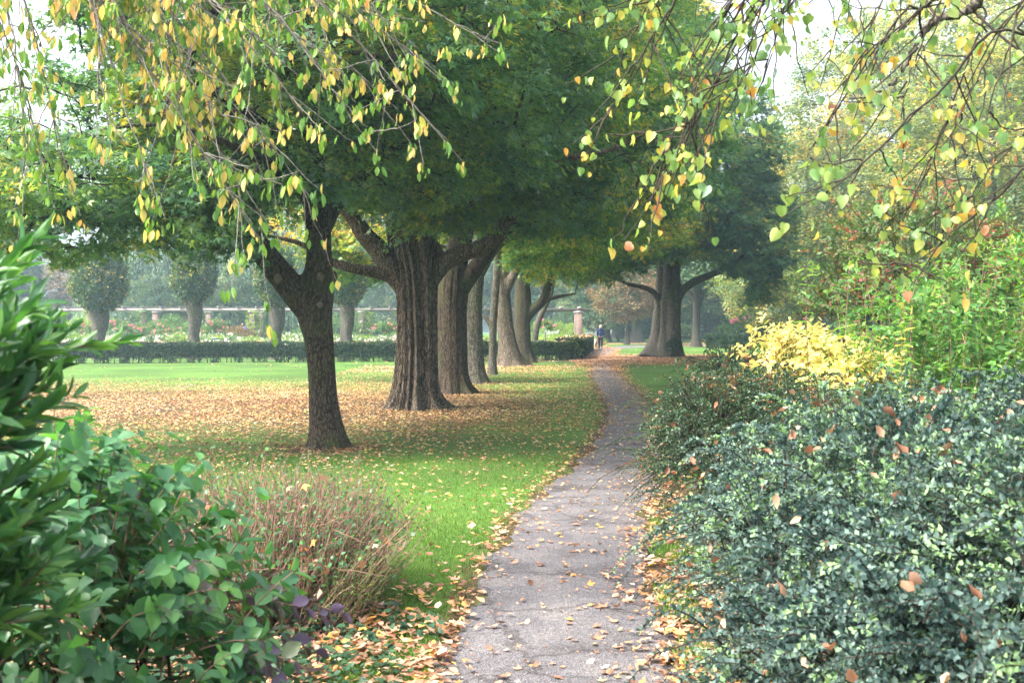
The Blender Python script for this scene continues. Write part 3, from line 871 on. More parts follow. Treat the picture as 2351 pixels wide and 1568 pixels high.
tree('maple_tree', 'last maple of the row, its thick limb rising towards the path at the hedge corner', (I(1200, 0, 50.5)[0], 50.5),
     [[(I(1204, 0, 50.5)[0], 50.5, -.15, .5), LP(1202, 800, 50.5, .36), LP(1199, 750, 50.5, .34), LP(1200, 710, 50.5, .38), LP(1200, 650, 50.5, .3), LP(1207, 540, 50.5, .2), LP(1240, 250, 50.5, .1)],
      [LP(1202, 740, 50.5, .2), LP(1224, 712, 50.4, .21), LP(1246, 690, 50.3, .2), LP(1258, 655, 50.2, .17), LP(1268, 600, 50, .14), LP(1330, 480, 49.5, .08)],
      [LP(1250, 690, 50.3, .1), LP(1280, 682, 50, .08), LP(1322, 674, 49.6, .05)]],
     [(4.6, 50.5, 12.2, 5.0, 4.6, 6.0, 60), (3.2, 49.5, 6.2, 4.4, 4, 1.9, 22), (2.2, 49.5, 4.4, 1.8, 2.6, .8, 5)],
     720, 75, .85, .21, MAPLEY, BARK1, group=ROW, voxel=.05, flare=.5, trunk_sides=90, flut=(.12, 11), sm=1)
tree('leaning_tree', 'thin crooked tree leaning over from behind the hedge, beside the last maple', (I(1226, 0, 56)[0], 56),
     [[(I(1224, 0, 56)[0], 56, -.1, .2), LP(1227, 790, 56, .16), LP(1234, 745, 56, .15), LP(1250, 705, 56, .15), LP(1264, 672, 56, .14), LP(1272, 620, 56, .12), LP(1290, 540, 56, .08), LP(1310, 430, 56, .05)],
      [LP(1255, 700, 56, .07), LP(1244, 670, 56, .07), LP(1236, 640, 56, .05)]],
     [(3, 56, 6.2, 2.6, 2.4, 2.2, 10), (3.4, 56, 9.4, 2.6, 2.4, 2.4, 10)],
     160, 80, .75, .17, MAPLE, BARK3, voxel=.05, flare=.2)
# the big tree right of the path
tree('maple_tree', 'huge dark-leaved maple right of the path, three grown-together trunks and two mossy side limbs', (I(1528, 0, 60)[0], 60),
     [[(I(1506, 0, 60)[0], 60.2, -.15, .95), LP(1510, 780, 60.4, .5), LP(1515, 730, 60.4, .38), LP(1517, 680, 60.4, .34), LP(1520, 620, 60.4, .28), LP(1524, 520, 60.4, .2), LP(1530, 250, 60.4, .1)],
      [(I(1549, 0, 59.6)[0], 59.5, -.15, .62), LP(1548, 780, 59.4, .40), LP(1546, 730, 59.5, .38), LP(1545, 680, 59.6, .42), LP(1548, 620, 59.8, .32), LP(1565, 520, 60, .2), LP(1600, 280, 60, .08)],
      [(I(1530, 0, 59.5)[0], 59.5, -.15, .62), LP(1528, 780, 59.6, .32), LP(1528, 700, 59.6, .26), LP(1533, 640, 59.6, .26), LP(1530, 560, 59.8, .18)],
      [LP(1515, 700, 60, .17), LP(1503, 674, 59.9, .17), LP(1478, 660, 59.7, .14), LP(1445, 653, 59.4, .11), LP(1400, 635, 59, .06)],
      [LP(1550, 705, 59.6, .2), LP(1563, 672, 59.5, .22), LP(1592, 648, 59.3, .2), LP(1640, 628, 59, .17), LP(1690, 600, 58.7, .1), LP(1750, 540, 58.3, .05)],
      [LP(1526, 585, 60.2, .13), LP(1490, 512, 59, .1), LP(1440, 500, 58, .085), LP(1395, 482, 57.5, .05)]],
     [(9.4, 59.5, 10.6, 4.6, 4.6, 4.6, 60), (8.6, 57.5, 7.0, 4.4, 3.6, 2.2, 26), (12.4, 58, 6.4, 1.7, 2.4, 3.2, 16), (6.2, 57, 6.0, 1.6, 2, 1.2, 5), (12.8, 57.8, 3.9, .75, 1.5, 1.4, 3), (4.4, 56.5, 5.2, 2.4, 2.2, 1.2, 9)],
     780, 80, .85, .24, MAPLED, BARK3, voxel=.07, flare=.25, trunk_sides=40, sm=2)
tree('park_tree', 'smaller upright tree with a vase-shaped fork, farther off behind the huge maple', (I(1598, 0, 90)[0], 90),
     [[(I(1598, 0, 90)[0], 90, -.15, .5), LP(1598, 770, 90, .33), LP(1599, 720, 90, .3), LP(1600, 690, 90, .36), LP(1601, 620, 90, .25), LP(1602, 450, 90, .1)],
      [LP(1598, 700, 90, .2), LP(1582, 674, 90, .2), LP(1558, 655, 90, .12), LP(1510, 620, 90, .07)],
      [LP(1602, 700, 90, .2), LP(1618, 668, 90, .16), LP(1650, 640, 90, .12), LP(1700, 610, 90, .06)]],
     [(15.6, 88, 9.6, 6.2, 5, 4.4, 50), (17, 86, 6.0, 5.0, 3.6, 1.5, 18)],
     480, 80, 1.15, .25, FARG, BARKF, voxel=.1, flare=.3)
# small leafy shoots and scars on the first trunk
mt = [o for o in COL.objects if o.name == 'maple_tree'][0]


def scar(px, py, d, r, tree_o, yoff):
    p = I(px, py, d) - np.array(tree_o.location)
    th = np.arange(20) / 20 * 6.283
    V, Fs = [], []
    rings = [(1.0, .0), (1.12, -.03), (.8, -.035), (.0, -.03)]
    for rr, yy in rings:
        V.append(np.stack([p[0] + r * rr * np.cos(th), np.full(20, p[1] + yy + yoff), p[2] + 1.15 * r * rr * np.sin(th)], 1))
    V = np.concatenate(V)
    j = np.arange(20); j2 = (j + 1) % 20
    Q = np.concatenate([np.stack([a * 20 + j, a * 20 + j2, a * 20 + 20 + j2, a * 20 + 20 + j], 1) for a in range(3)])
    build('pruning_scar', [(V, Q, CUT, None)], tree_o, True)


scar(640, 640, 14.78, .05, mt, -.02)
scar(736, 636, 14.72, .045, mt, 0.0)
scar(735, 700, 14.72, .035, mt, .02)
print('row done')


# ------------------------------------------------------------------ trees beyond
def generic_tree(name, label, h, crown, lmat, n_cl, k, rad, size, trunk_r=.35, group=None, T=T_DIA, first=2.4, cat='tree', thick=.22, hang=0.):
    """crown: ellipsoids relative to the foot"""
    limbs = [[(0, 0, -.15, trunk_r * 1.5), (0, 0, h * .12, trunk_r), (.1, 0, h * .3, trunk_r * .8), (-.1, .1, h * .55, trunk_r * .5), (0, 0, h * .85, trunk_r * .15)]]
    for q in range(5):
        a = q * 1.3 + 2.0; z0 = first + q * h * .08
        L = h * .26
        limbs.append([(0, 0, z0, trunk_r * .45), (math.cos(a) * L * .5, math.sin(a) * L * .5, z0 + L * .5, trunk_r * .3), (math.cos(a) * L, math.sin(a) * L, z0 + L * .9, trunk_r * .12)])
    return tree(name, label, (0, 0), limbs, crown, n_cl, k, rad, size, lmat, BARKF, cat=cat, group=group, voxel=.12 if trunk_r > .35 else .05, T=T, thick=thick, flare=.3, trunk_sides=20, leafhang=hang)


def at_px(px, d):
    return ((px - 1175.5) / F * d, d, 0)


LG = 'tall pale trees right of the shrubs'
lin = generic_tree('linden_tree', 'tall yellowing linden, topmost crown at the corner above the shrubs', 22, [(0, 0, 13, 5.6, 5.6, 8.6, 60), (0, -1, 6.5, 5.4, 5.4, 4.5, 34)], LINDENF, 800, 85, .9, .21, .4, LG)
lin.location = at_px(2380, 56)
dup(lin, at_px(2150, 62), 1.1, (1, 1, 1.0), 'tall yellowing linden, second from the picture edge, its crown rising beside the sky gap')
dup(lin, at_px(1975, 68), 2.3, (1.0, 1.0, .93), 'yellowing linden whose round top stands just under the white sky gap')
dup(lin, at_px(1850, 78), 4.0, (.95, .95, .72), 'lower pale linden directly right of the huge dark maple crown')
dup(lin, at_px(2270, 44), 3.1, (.8, .8, .62), 'low broad linden crown hanging behind the tall green shrub')
dup(lin, at_px(2560, 48), 5.0, (.9, .9, .9), 'linden at the very edge, only part of its crown in view')
dk = generic_tree('park_tree', 'dark round tree behind the hedge end, thick straight trunk beside the walking woman', 15, [(0, 0, 8.5, 5.2, 5, 5.8, 60), (0, 0, 4.2, 5, 4.6, 2.4, 25)], FARG, 420, 80, 1.1, .24, .6)
dk.location = at_px(1387, 118)
FT = 'hazy trees closing the view'
spots = [(1462, 112, .8, 1.2, 'hazy tree with a straight trunk standing before the white fence'),
         (1300, 128, 1.1, 1.1, 'hazy dark green tree above the right end of the pergola'),
         (1560, 140, 1.2, 1.2, 'far tree filling the view behind the huge maple trunk'),
         (1640, 122, 1.0, 1.0, 'far tree with a thin dark trunk right of the vase-shaped one'),
         (1740, 130, 1.2, .9, 'far tree behind the pink roses right of the path'),
         (1190, 135, 1.1, 1.15, 'far tree seen between the last trunks of the row'),
         (1060, 128, 1.1, 1.1, 'far tree glimpsed behind the thick dark trunk'),
         (930, 125, 1.0, .9, 'far tree behind the pergola, glimpsed beside the fluted trunk'),
         (800, 135, 1.1, .9, 'far blue-green tree right of the slender forked trunk'),
         (1870, 110, 1.3, 1.5, 'far tree low behind the pale lindens'),
         (1420, 150, 1.2, 1.1, 'farthest hazy tree over the bend of the path')]
for q, (px, d, s, sz, lb) in enumerate(spots):
    c = dup(dk, at_px(px, d), q * 1.7, (s, s, sz), lb); c['group'] = FT
dk['group'] = FT
ru = generic_tree('copper_tree', 'rusty pink-leaved tree low behind the left limb of the huge maple', 8, [(0, 0, 4.6, 3.0, 2.6, 2.6, 60)], FARO, 160, 70, .8, .2, .2)
ru.location = at_px(1440, 100)
r2 = dup(ru, at_px(140, 112), 2, (2.0, 2.0, 1.15), 'hazy orange-brown tree far off above the pergola, beside the clipped tree')
ob = generic_tree('poplar_tree', 'slim blue-hazed tree far off above the narrow-leaved shrub', 12, [(0, 0, 6, 2.2, 2.2, 5.6, 60)], FARG, 260, 80, .8, .22, .3)
ob.location = at_px(35, 105)
rt = generic_tree('round_tree', 'round hazy bush-like tree left of the second clipped tree, behind the pergola', 6, [(0, 0, 3.1, 2.9, 2.6, 2.6, 60)], FARG, 260, 80, .55, .16, .25, first=1.0)
rt.location = at_px(368, 88)
dup(rt, at_px(528, 89), 2, (.9, .9, 1.05), 'round hazy bush-like tree right of the second clipped tree, behind the pergola')


def willow(name, label, px, d, h, w, seed):
    g = np.random.default_rng(seed)
    x, y, _ = at_px(px, d)
    root = thing(name, label, 'tree', 'weeping willows beyond the pergola', (x, y, 0))
    fused_trunk([closed_tube([(0, 0, -.2), (.2, 0, h * .2), (-.2, .1, h * .45), (0, 0, h * .8)], [.6, .45, .4, .15], 24, 40, seed=seed)], BARKF, root, .12)
    m = 1500
    a = g.random(m) * 6.283; rr = g.random(m) ** .5
    x0 = np.cos(a) * rr * w; y0 = np.sin(a) * rr * w * .8
    clump = .5 + .5 * np.sin(a * 9 + rr * 5)
    top = h * (1 - .35 * rr ** 2) - g.random(m) * h * .2 - clump * h * .12
    ln = np.minimum(top - .5 - g.random(m) * 1.0, h * (.35 + .4 * g.random(m)))
    t = np.linspace(0, 1, 5)
    P = np.stack([x0[:, None] + (np.cos(a) * .5)[:, None] * t, y0[:, None] + (np.sin(a) * .5)[:, None] * t, top[:, None] - ln[:, None] * t + .3 * (1 - (2 * t - 1) ** 2)], -1)
    tv, tq = tubes(P, np.broadcast_to(np.linspace(.012, .006, 5), (m, 5)), 3)
    k = 34
    tt = g.random((m, k))
    base = P[:, 0][:, None] + (P[:, -1] - P[:, 0])[:, None] * tt[..., None] + g.normal(0, .09, (m, k, 3))
    n = m * k
    d_ = np.stack([g.normal(0, .3, n), g.normal(0, .3, n), -np.ones(n)], 1)
    V = leaves((T_DIA[0] * [.75, 1, 1], T_DIA[1]), base.reshape(n, 3), d_, rdir(n), g.uniform(.18, .34, n), None, WILLOW)
    build('crown', [V, (tv, tq, TWIG, None)], root)


willow('willow_tree', 'weeping willow left of the first round bush-like tree, long hanging strands in haze', 300, 98, 11.5, 4.4, 1)
willow('willow_tree', 'weeping willow hanging between the two round bush-like trees', 455, 102, 12.5, 3.6, 2)
willow('willow_tree', 'tall weeping willow seen left of the slender forked trunk, its strands down to the roses', 610, 92, 12, 3.4, 3)


def clipped_tree(label, px, d, h0, w, h1, seed):
    x, y, _ = at_px(px, d)
    g = np.random.default_rng(seed)
    pts = [(0, 0, -.15), (.03, 0, .5), (-.03, 0, 1.2), (.05, 0, h0 * .8), (0, 0, h0 * 1.15), (0, 0, h1 * .7)]
    root = thing('clipped_tree', label, 'tree', 'clipped trees standing behind the hedge', (x, y, 0))
    fused_trunk([closed_tube(pts, [.42, .32, .30, .34, .38, .1], 28, 50, seed=seed, lump=.11)], BARK3, root, .04, 2)
    m = 1500
    u = g.random(m); a = g.random(m) * 6.283
    # vase shape: shoots rising from the knuckle
    r_in = g.random(m) ** .5
    org = np.stack([np.cos(a) * r_in * w * .72, np.sin(a) * r_in * w * .72, h0 + .05 + (r_in ** 2) * .55 + u * (h1 - h0) * .62], 1)
    dr = nrm(np.stack([np.cos(a) * .35 * r_in, np.sin(a) * .35 * r_in, np.ones(m)], 1) + g.normal(0, .12, (m, 3)))
    shp = np.clip(1.15 - u * .5, .4, 1)
    org[:, :2] *= shp[:, None]
    L = g.uniform(.5, 1.2, m)
    t = np.linspace(0, 1, 4)
    P = org[:, None] + dr[:, None] * (L[:, None] * t)[..., None]
    tv, tq = tubes(P, np.broadcast_to(np.linspace(.012, .004, 4), (m, 4)), 3)
    k = 34
    tt = g.random((m, k))
    base = org[:, None] + dr[:, None] * (L[:, None] * tt)[..., None] + g.normal(0, .05, (m, k, 3))
    n = m * k
    V = leaves((T_DIA[0] * [1.3, 1, 1], T_DIA[1]), base.reshape(n, 3), np.repeat(dr, k, 0) + g.normal(0, .7, (n, 3)), rdir(n), g.uniform(.08, .14, n), None, HORNB)
    build('crown', [V, (tv, tq, TWIG, None)], root)


clipped_tree('clipped tree with a wide round head, first one from the narrow-leaved shrub', 228, 55, 2.1, 1.45, 5.2, 5)
clipped_tree('clipped tree with a narrow head and gnarled trunk, in front of the pink roses', 446, 55, 2.45, 1.1, 5.4, 6)
clipped_tree('clipped tree half hidden by the forking limb of the slender maple', 634, 55, 2.2, .85, 5.0, 7)
clipped_tree('clipped tree with a lumpy trunk between the slender and the fluted maple', 796, 55, 2.3, .95, 5.0, 8)


# ------------------------------------------------------------------ hedges
def hedge(name, label, p0, p1, w, h, n, size, leafy_top=0):
    p0 = np.array(p0, float); p1 = np.array(p1, float)
    L = np.linalg.norm(p1 - p0); dx = (p1 - p0) / L; dy = np.array([-dx[1], dx[0]])
    mid = (p0 + p1) / 2
    root = thing(name, label, 'hedge', None, (mid[0], mid[1], 0))
    # lumpy core that ends well above the ground, so light shows between the stems
    nx, nr = int(L / .25) + 2, 24
    s = np.linspace(-L / 2 + .04, L / 2 - .04, nx)
    th = np.arange(nr) / nr * 2 * np.pi
    cx = np.sign(np.cos(th)) * np.abs(np.cos(th)) ** .35 * (w / 2 - .09)
    cz = np.sign(np.sin(th)) * np.abs(np.sin(th)) ** .35 * (h / 2 - .14) + h / 2 + .06
    lum = 1 + rng.normal(0, .05, (nx, nr))
    botn = np.where(np.sin(th) < -.5, .12 * rng.random((nx, 1)), 0)
    V = (dx[None, None] * s[:, None, None] + dy[None, None] * (cx[None] * lum)[..., None])
    V = np.concatenate([V, (cz[None] * (1 + rng.normal(0, .015, (nx, nr))) + botn)[..., None]], -1).reshape(-1, 3)
    i = np.arange(nx - 1)[:, None] * nr; j = np.arange(nr)[None]; j2 = (j + 1) % nr
    Q = np.stack([i + j, i + j2, i + nr + j2, i + nr + j], -1).reshape(-1, 4)
    core = (V, Q, YEWC, None)
    # leaves on the shell
    u = rng.random(n) * 2 - 1
    side = rng.random(n)
    a = rng.uniform(-1, 1, n)
    px_ = np.where(side < .42, -1, np.where(side < .7, 1, a)) * (w / 2)
    zz = np.where(side < .7, rng.random(n) * h, h)
    wig = .035 * np.sin(u * L * 2.1) + rng.normal(0, .03, n)
    zz = np.where(side < .7, zz, zz + wig * .6)
    thin = (side < .7) & (zz < .22) & (np.sin(u * L * 3.3 + np.sin(u * L * 9)) > -.25)
    pos = np.concatenate([(dx[None] * (u * L / 2)[:, None] + dy[None] * (px_ * (1 - np.where(side < .7, np.abs(wig), 0) * 2))[:, None]), zz[:, None]], 1)[~thin]
    e = rng.random(len(pos)) < .04
    pos[e, :2] = (dx[None] * (np.sign(rng.random(e.sum()) - .5) * L / 2)[:, None] + dy[None] * (rng.uniform(-1, 1, e.sum()) * w / 2)[:, None])
    m = len(pos)
    lv = leaves((T_DIA[0] * [1.1, 1, 1], T_DIA[1]), pos, rdir(m) + [0, 0, .5], rdir(m), rng.uniform(.7, 1.3, m) * size, None, YEW)
    ns = int(L * 7)
    b = dx[None] * rng.uniform(-L / 2, L / 2, ns)[:, None] + dy[None] * rng.uniform(-w / 3, w / 3, ns)[:, None]
    P = np.stack([np.column_stack([b, np.full(ns, -.02)]), np.column_stack([b + rng.normal(0, .03, (ns, 2)), np.full(ns, .18)]), np.column_stack([b + rng.normal(0, .06, (ns, 2)), np.full(ns, .4)])], 1)
    tv, tq = tubes(P, np.broadcast_to(np.array([.02, .016, .012]), (ns, 3)), 4)
    build('foliage', [core, lv, (tv, tq, TWIG, None)], root)
    
    if leafy_top:
        u = rng.uniform(-L / 2, L / 2, leafy_top)
        pos = np.column_stack([dx[None] * u[:, None] + dy[None] * rng.uniform(-w / 2, w / 2, leafy_top)[:, None], h + .03 + rng.random(leafy_top) * .04])
        build('fallen_leaves', [leaves((T_DIA[0] * [1.3, 1, 2], T_DIA[1]), pos, rdir(leafy_top) * [1, 1, .2], rdir(leafy_top) * .4 + [0, 0, 1], rng.uniform(.08, .15, leafy_top), None, LITTER)], root)
    return root


YEWC = solid('hedge_heart', (.012, .022, .01), .95, .05, (.005, .01, .005), 14)
hedge('clipped_hedge', 'long low dark clipped hedge across the far edge of the lawn', (-27, 47.6), (2.9, 54.2), .8, .86, 70000, .075, 700)
hedge('clipped_hedge', 'short return of the clipped hedge running away beside the path, dead leaves on its top', (2.75, 55.1), (5.0, 79), 1.3, .97, 42000, .085, 3400)

# ------------------------------------------------------------------ pergola
BRICK = None


def brickmat():
    m, nd, lk = nmat('red_brown_brick')
    out = nd.new('ShaderNodeOutputMaterial'); pb = nd.new('ShaderNodeBsdfPrincipled'); pb.inputs['Roughness'].default_value = .9
    lk.new(pb.outputs[0], out.inputs[0])
    tc = nd.new('ShaderNodeTexCoord'); sx = nd.new('ShaderNodeSeparateXYZ'); lk.new(tc.outputs['Object'], sx.inputs[0])
    ad = nd.new('ShaderNodeMath'); ad.operation = 'ADD'; lk.new(sx.outputs[0], ad.inputs[0]); lk.new(sx.outputs[1], ad.inputs[1])
    cx = nd.new('ShaderNodeCombineXYZ'); lk.new(ad.outputs[0], cx.inputs[0]); lk.new(sx.outputs[2], cx.inputs[1])
    b = nd.new('ShaderNodeTexBrick'); b.inputs['Scale'].default_value = 1
    b.inputs['Color1'].default_value = (.20, .10, .075, 1); b.inputs['Color2'].default_value = (.13, .07, .06, 1); b.inputs['Mortar'].default_value = (.3, .27, .24, 1)
    b.inputs['Brick Width'].default_value = .22; b.inputs['Row Height'].default_value = .075; b.inputs['Mortar Size'].default_value = .01
    lk.new(cx.outputs[0], b.inputs['Vector']); lk.new(b.outputs[0], pb.inputs['Base Color'])
    return m


BRICK = brickmat()
BEAM = solid('weathered_beam', (.26, .23, .22), .85, .2, (.16, .14, .135), 4, 0, (.3, 1, 1))
STONE = solid('pale_stone', (.45, .43, .42), .85, .2)
perg = thing('pergola', 'long brick-pillared pergola with pale wooden beams behind the rose beds', 'pergola', None, (0, 75, 0))
PX = [1330 - 125 * k for k in range(11)]
pil = []
for q, px in enumerate(PX):
    for row, yy in enumerate((0.0, 2.6)):
        x = (1330 - 125 * q - 1175.5) / F * 75
        v, f = box(-.19, .19, -.19, .19, -.05, 2.55)
        o = build('pillar', [(v, f, BRICK, None)], perg); o.location = (x, yy, 0)
        bv = o.modifiers.new('b', 'BEVEL'); bv.width = .012
        v, f = box(-.24, .24, -.24, .24, 2.55, 2.62)
        c = build('cap_stone', [(v, f, STONE, None)], o)
        pil.append((x, 75 + yy))
x0, x1 = pil[-1][0] - .8, pil[0][0] + .55
for yy in (-.12, .12, 2.48, 2.72):
    v, f = box(x0 + rng.random() * .1, x1 + rng.random() * .1, yy - .05, yy + .05, 2.622, 2.80)
    build('beam', [(v, f, BEAM, None)], perg)
for q in range(30):
    xx = x0 + .5 + q * (x1 - x0 - 1) / 29
    v, f = box(-.045, .045, -.55, 3.15, 2.802, 2.93)
    o = build('crossbeam', [(v, f, BEAM, None)], perg); o.location = (xx, 0, 0)


# ------------------------------------------------------------------ shoots: the engine of every shrub
def shoots(org, dr, L, n=5, droop=.15, nleaf=20, size=.03, T=T_DIA, mat=None, ang=.9, t0=.1, r0=.003, stem=TWIG, wob=.05, opp=False, cluster=None, hang=0, sidesT=4, flat=.0):
    m = len(org)
    dr = nrm(dr)
    L = np.broadcast_to(np.asarray(L, float), (m,))
    t = np.linspace(0, 1, n)
    P = org[:, None] + dr[:, None] * (L[:, None] * t)[..., None] + np.cumsum(rng.normal(0, wob, (m, n, 3)), 1) * (L[:, None, None] / n)
    P[..., 2] -= droop * L[:, None] * t ** 2
    tv, tq = tubes(P, np.broadcast_to(np.linspace(r0, r0 * .35, n), (m, n)), sidesT)
    tt = np.linspace(t0, 1, nleaf)[None] + rng.normal(0, .25 / nleaf, (m, nleaf))
    if opp:
        tt = np.repeat(np.linspace(t0, 1, nleaf // 2), 2)[None] + np.zeros((m, nleaf)) + np.repeat(rng.normal(0, .1 / nleaf, (m, nleaf // 2)), 2, 1)[:, :nleaf // 2 * 2]
        nleaf = tt.shape[1]
    tt = np.clip(tt, 0, .999)
    s = tt * (n - 1); i = s.astype(int); u = (s - i)[..., None]
    mi = np.arange(m)[:, None]
    A, B = P[mi, i], P[mi, i + 1]
    pos = A + (B - A) * u
    tan = nrm(B - A)
    ref = nrm(rng.normal(size=(m, 1, 3)) * [1, 1, .3])
    s1 = nrm(np.cross(tan, np.broadcast_to(ref, tan.shape))); s2 = np.cross(tan, s1)
    k = np.arange(nleaf)[None]
    if opp:
        ph = (k // 2) * 1.5708 + (k % 2) * 3.1416 + rng.normal(0, .25, (m, nleaf))
    else:
        ph = k * 2.4 + rng.normal(0, .4, (m, nleaf))
    sd_ = s1 * np.cos(ph)[..., None] + s2 * np.sin(ph)[..., None]
    a = ang + rng.normal(0, .22, (m, nleaf, 1))
    d = tan * np.cos(a) + sd_ * np.sin(a)
    d[..., 2] -= hang
    nn = tan * np.sin(a) - sd_ * np.cos(a) + np.array([0, 0, .5 + flat]) + rng.normal(0, .2, d.shape)
    sz = np.broadcast_to(np.asarray(size, float).reshape(-1, 1) if np.ndim(size) else size, (m, nleaf)) * rng.uniform(.7, 1.2, (m, nleaf)) * (1 - .3 * tt ** 3)
    rn = np.clip(np.repeat(rng.normal(0, .12, (m, 1)), nleaf, 1) + rng.random((m, nleaf)) * .8 + .1, 0, 1) if cluster is None else cluster(m, nleaf, pos)
    N = m * nleaf
    return [leaves(T, pos.reshape(N, 3), d.reshape(N, 3), nn.reshape(N, 3), sz.reshape(N), rn.reshape(N), mat), (tv, tq, stem, None)], P


def mound(ells, n, shell=(.6, 1.0), zmin=.02, up=.5, rnd_=.45, out=1.0):
    """points on/in a union of ellipsoids, with outward directions; points inside another ellipsoid's heart are dropped"""
    E = np.array([e[:6] for e in ells], float)
    w = E[:, 3] * E[:, 4] + E[:, 4] * E[:, 5] + E[:, 3] * E[:, 5]
    ix = rng.choice(len(E), n, p=w / w.sum())
    u = rdir(n); u[:, 2] = np.where(u[:, 2] < -.25, -u[:, 2], u[:, 2])
    rr = rng.uniform(shell[0], shell[1], n)
    p = E[ix, :3] + u * rr[:, None] * E[ix, 3:6]
    ok = p[:, 2] > zmin
    for j in range(len(E)):
        q = np.linalg.norm((p - E[j, :3]) / E[j, 3:6], axis=1)
        ok &= ~((q < shell[0] * .92) & (ix != j))
    nr = nrm(u / E[ix, 3:6])
    d = nr * out + np.array([0, 0, up]) + rng.normal(0, rnd_, (n, 3))
    return p[ok], nrm(d)[ok]


def twig_frame(ells, n, r=.012):
    """woody stems from the foot of a shrub to its outside"""
    p, _ = mound(ells, n, (.5, .9))
    E = np.array(ells[0][:3])
    ft = np.array([e[:2] for e in ells])[rng.integers(0, len(ells), len(p))] + rng.normal(0, .12, (len(p), 2))
    f0 = np.column_stack([ft, np.full(len(p), -.02)])
    t = np.linspace(0, 1, 7)[:, None]
    P = f0[:, None] + (p - f0)[:, None] * t + rng.normal(0, .02, (len(p), 7, 3)) + np.array([0, 0, .12]) * (4 * t * (1 - t))
    tv, tq = tubes(P, np.broadcast_to(np.linspace(r, r * .3, 7), (len(p), 7)), 5)
    return tv, tq, TWIG, None


def finish(name, label, cat, parts, stems, base, group=None):
    """one shrub: Empty at its foot, foliage and stems as parts"""
    root = thing(name, label, cat, group, (base[0], base[1], 0))
    b = np.array([base[0], base[1], 0.0])
    mv = lambda ps: [(v - b, f, m, r) for v, f, m, r in ps]
    build('foliage', mv(parts), root)
    if stems:
        build('branches', mv(stems), root)
    return root


# ------------------------------------------------------------------ roses and small garden things behind the hedge
WHITE = leafmat('white_petal', [(0, (.75, .66, .60)), (1, (.85, .82, .78))], .3, .6, .2, 2, .1, (1, 1, 1))
PINK = leafmat('pink_petal', [(0, (.85, .16, .28)), (1, (.85, .34, .42))], .3, .6, .2, 2, .1, (1, 1, 1))
CORAL = leafmat('coral_petal', [(0, (.8, .18, .1)), (1, (.85, .35, .2))], .3, .6, .2, 2, .1, (1, 1, 1))
ROSEL = leafmat('rose_leaf', [(0, (.05, .12, .045)), (.6, (.1, .2, .06)), (1, (.2, .3, .1))], .4, .45, .35, 2, .3)
ROSEY = leafmat('yellow_green_rose_leaf', [(0, (.12, .22, .05)), (.6, (.22, .34, .07)), (1, (.35, .4, .1))], .4, .45, .35, 2, .3)  # yellower, paler green rose foliage


def blooms(pos, size, mat):
    n = len(pos); k = 8
    p = np.repeat(pos, k, 0) + rng.normal(0, 1, (n * k, 3)) * size * .12
    d = rdir(n * k)
    return leaves((np.array([[-.2, 0, 0], [.2, 0, 0], [.42, .35, .12], [.2, .62, .2], [-.2, .62, .2], [-.42, .35, .12]]), np.array([[0, 1, 2], [0, 2, 5], [5, 2, 3], [5, 3, 4]])),
                  p, d, rdir(n * k), size, None, mat)


def rose(kind, name, label, group=None):
    root = thing(name, label, 'rose', group)
    if kind == 'standard':      # a clipped head on a single stem with a stake
        e = [(0, 0, 1.42, .5, .5, .42)]
        p, d = mound(e, 150, (.2, .9), .6)
        ps, P = shoots(p, d, .32, 4, .1, 14, .075, T_DIA, ROSEL)
        build('foliage', ps, root)
        q, _ = mound(e, 15, (.98, 1.25), .9)
        build('blossoms', [blooms(q[:9], .115, PINK)], root)
        v, qd = tubes(np.array([[[0, 0, -.02], [.01, 0, .6], [0, 0, 1.2]]]), np.array([[.03, .025, .02]]), 6)
        build('stem', [(v, qd, TWIG, None)], root)
        v, f = box(.05, .08, -.015, .015, -.02, 1.35)
        build('stake', [(v, f, STONE, None)], root)
        return root
    par = {'white': (WHITE, ROSEL, .62, 60, .13), 'coral': (CORAL, ROSEY, .5, 14, .12), 'pinkbush': (PINK, ROSEL, .75, 22, .13), 'green': (WHITE, ROSEY, .6, 5, .1)}[kind]
    h = par[2]
    e = [(0, 0, h * .55, .6, .6, h * .5)]
    p, d = mound(e, 190, (.3, .95), .03, .9)
    ps, P = shoots(p, d, .28, 4, .08, 13, .075, T_DIA, par[1])
    build('foliage', ps, root)
    q, _ = mound(e, par[3] * 2, (1.0, 1.25), h * .5)
    build('blossoms', [blooms(q[:par[3]], par[4], par[0])], root)
    m = 9
    b = rng.normal(0, .08, (m, 2)); t = rng.normal(0, .3, (m, 2))
    v, qd = tubes(np.stack([np.column_stack([b, np.full(m, -.02)]), np.column_stack([b + t * .4, np.full(m, h * .4)]), np.column_stack([b + t, np.full(m, h * .85)])], 1), np.full((m, 3), .01), 4)
    build('canes', [(v, qd, TWIGG, None)], root)
    return root


GW = 'white roses in the bed behind the hedge'
GP = 'pink standard roses in the bed behind the hedge'
GC = 'coral roses low in the bed'
GG = 'sunny green rose bushes at the bed edge'
rw = rose('white', 'rose_bush', 'white rose bush blooming in the bed behind the low clipped hedge', GW)
rs = rose('standard', 'standard_rose', 'pink rose trained on a tall stem above the white roses', GP)
rc = rose('coral', 'rose_bush', 'low coral-red rose bush in the bed behind the low clipped hedge', GC)
rgn = rose('green', 'rose_bush', 'yellow-green rose bush with few blooms in the bed behind the hedge', GG)
first = {'w': True, 's': True, 'c': True, 'g': True}
PROTO = {'w': rw, 's': rs, 'c': rc, 'g': rgn}


def put(kind, px, d, s=1.0):
    x, y, _ = at_px(px, d)
    o = PROTO[kind]
    if first[kind]:
        first[kind] = False
        o.location = (x, y, 0); o.scale = (s, s, s)
        return o
    return dup(o, (x, y, 0), rng.random() * 6.28, (s, s, s * rng.uniform(.9, 1.1)))


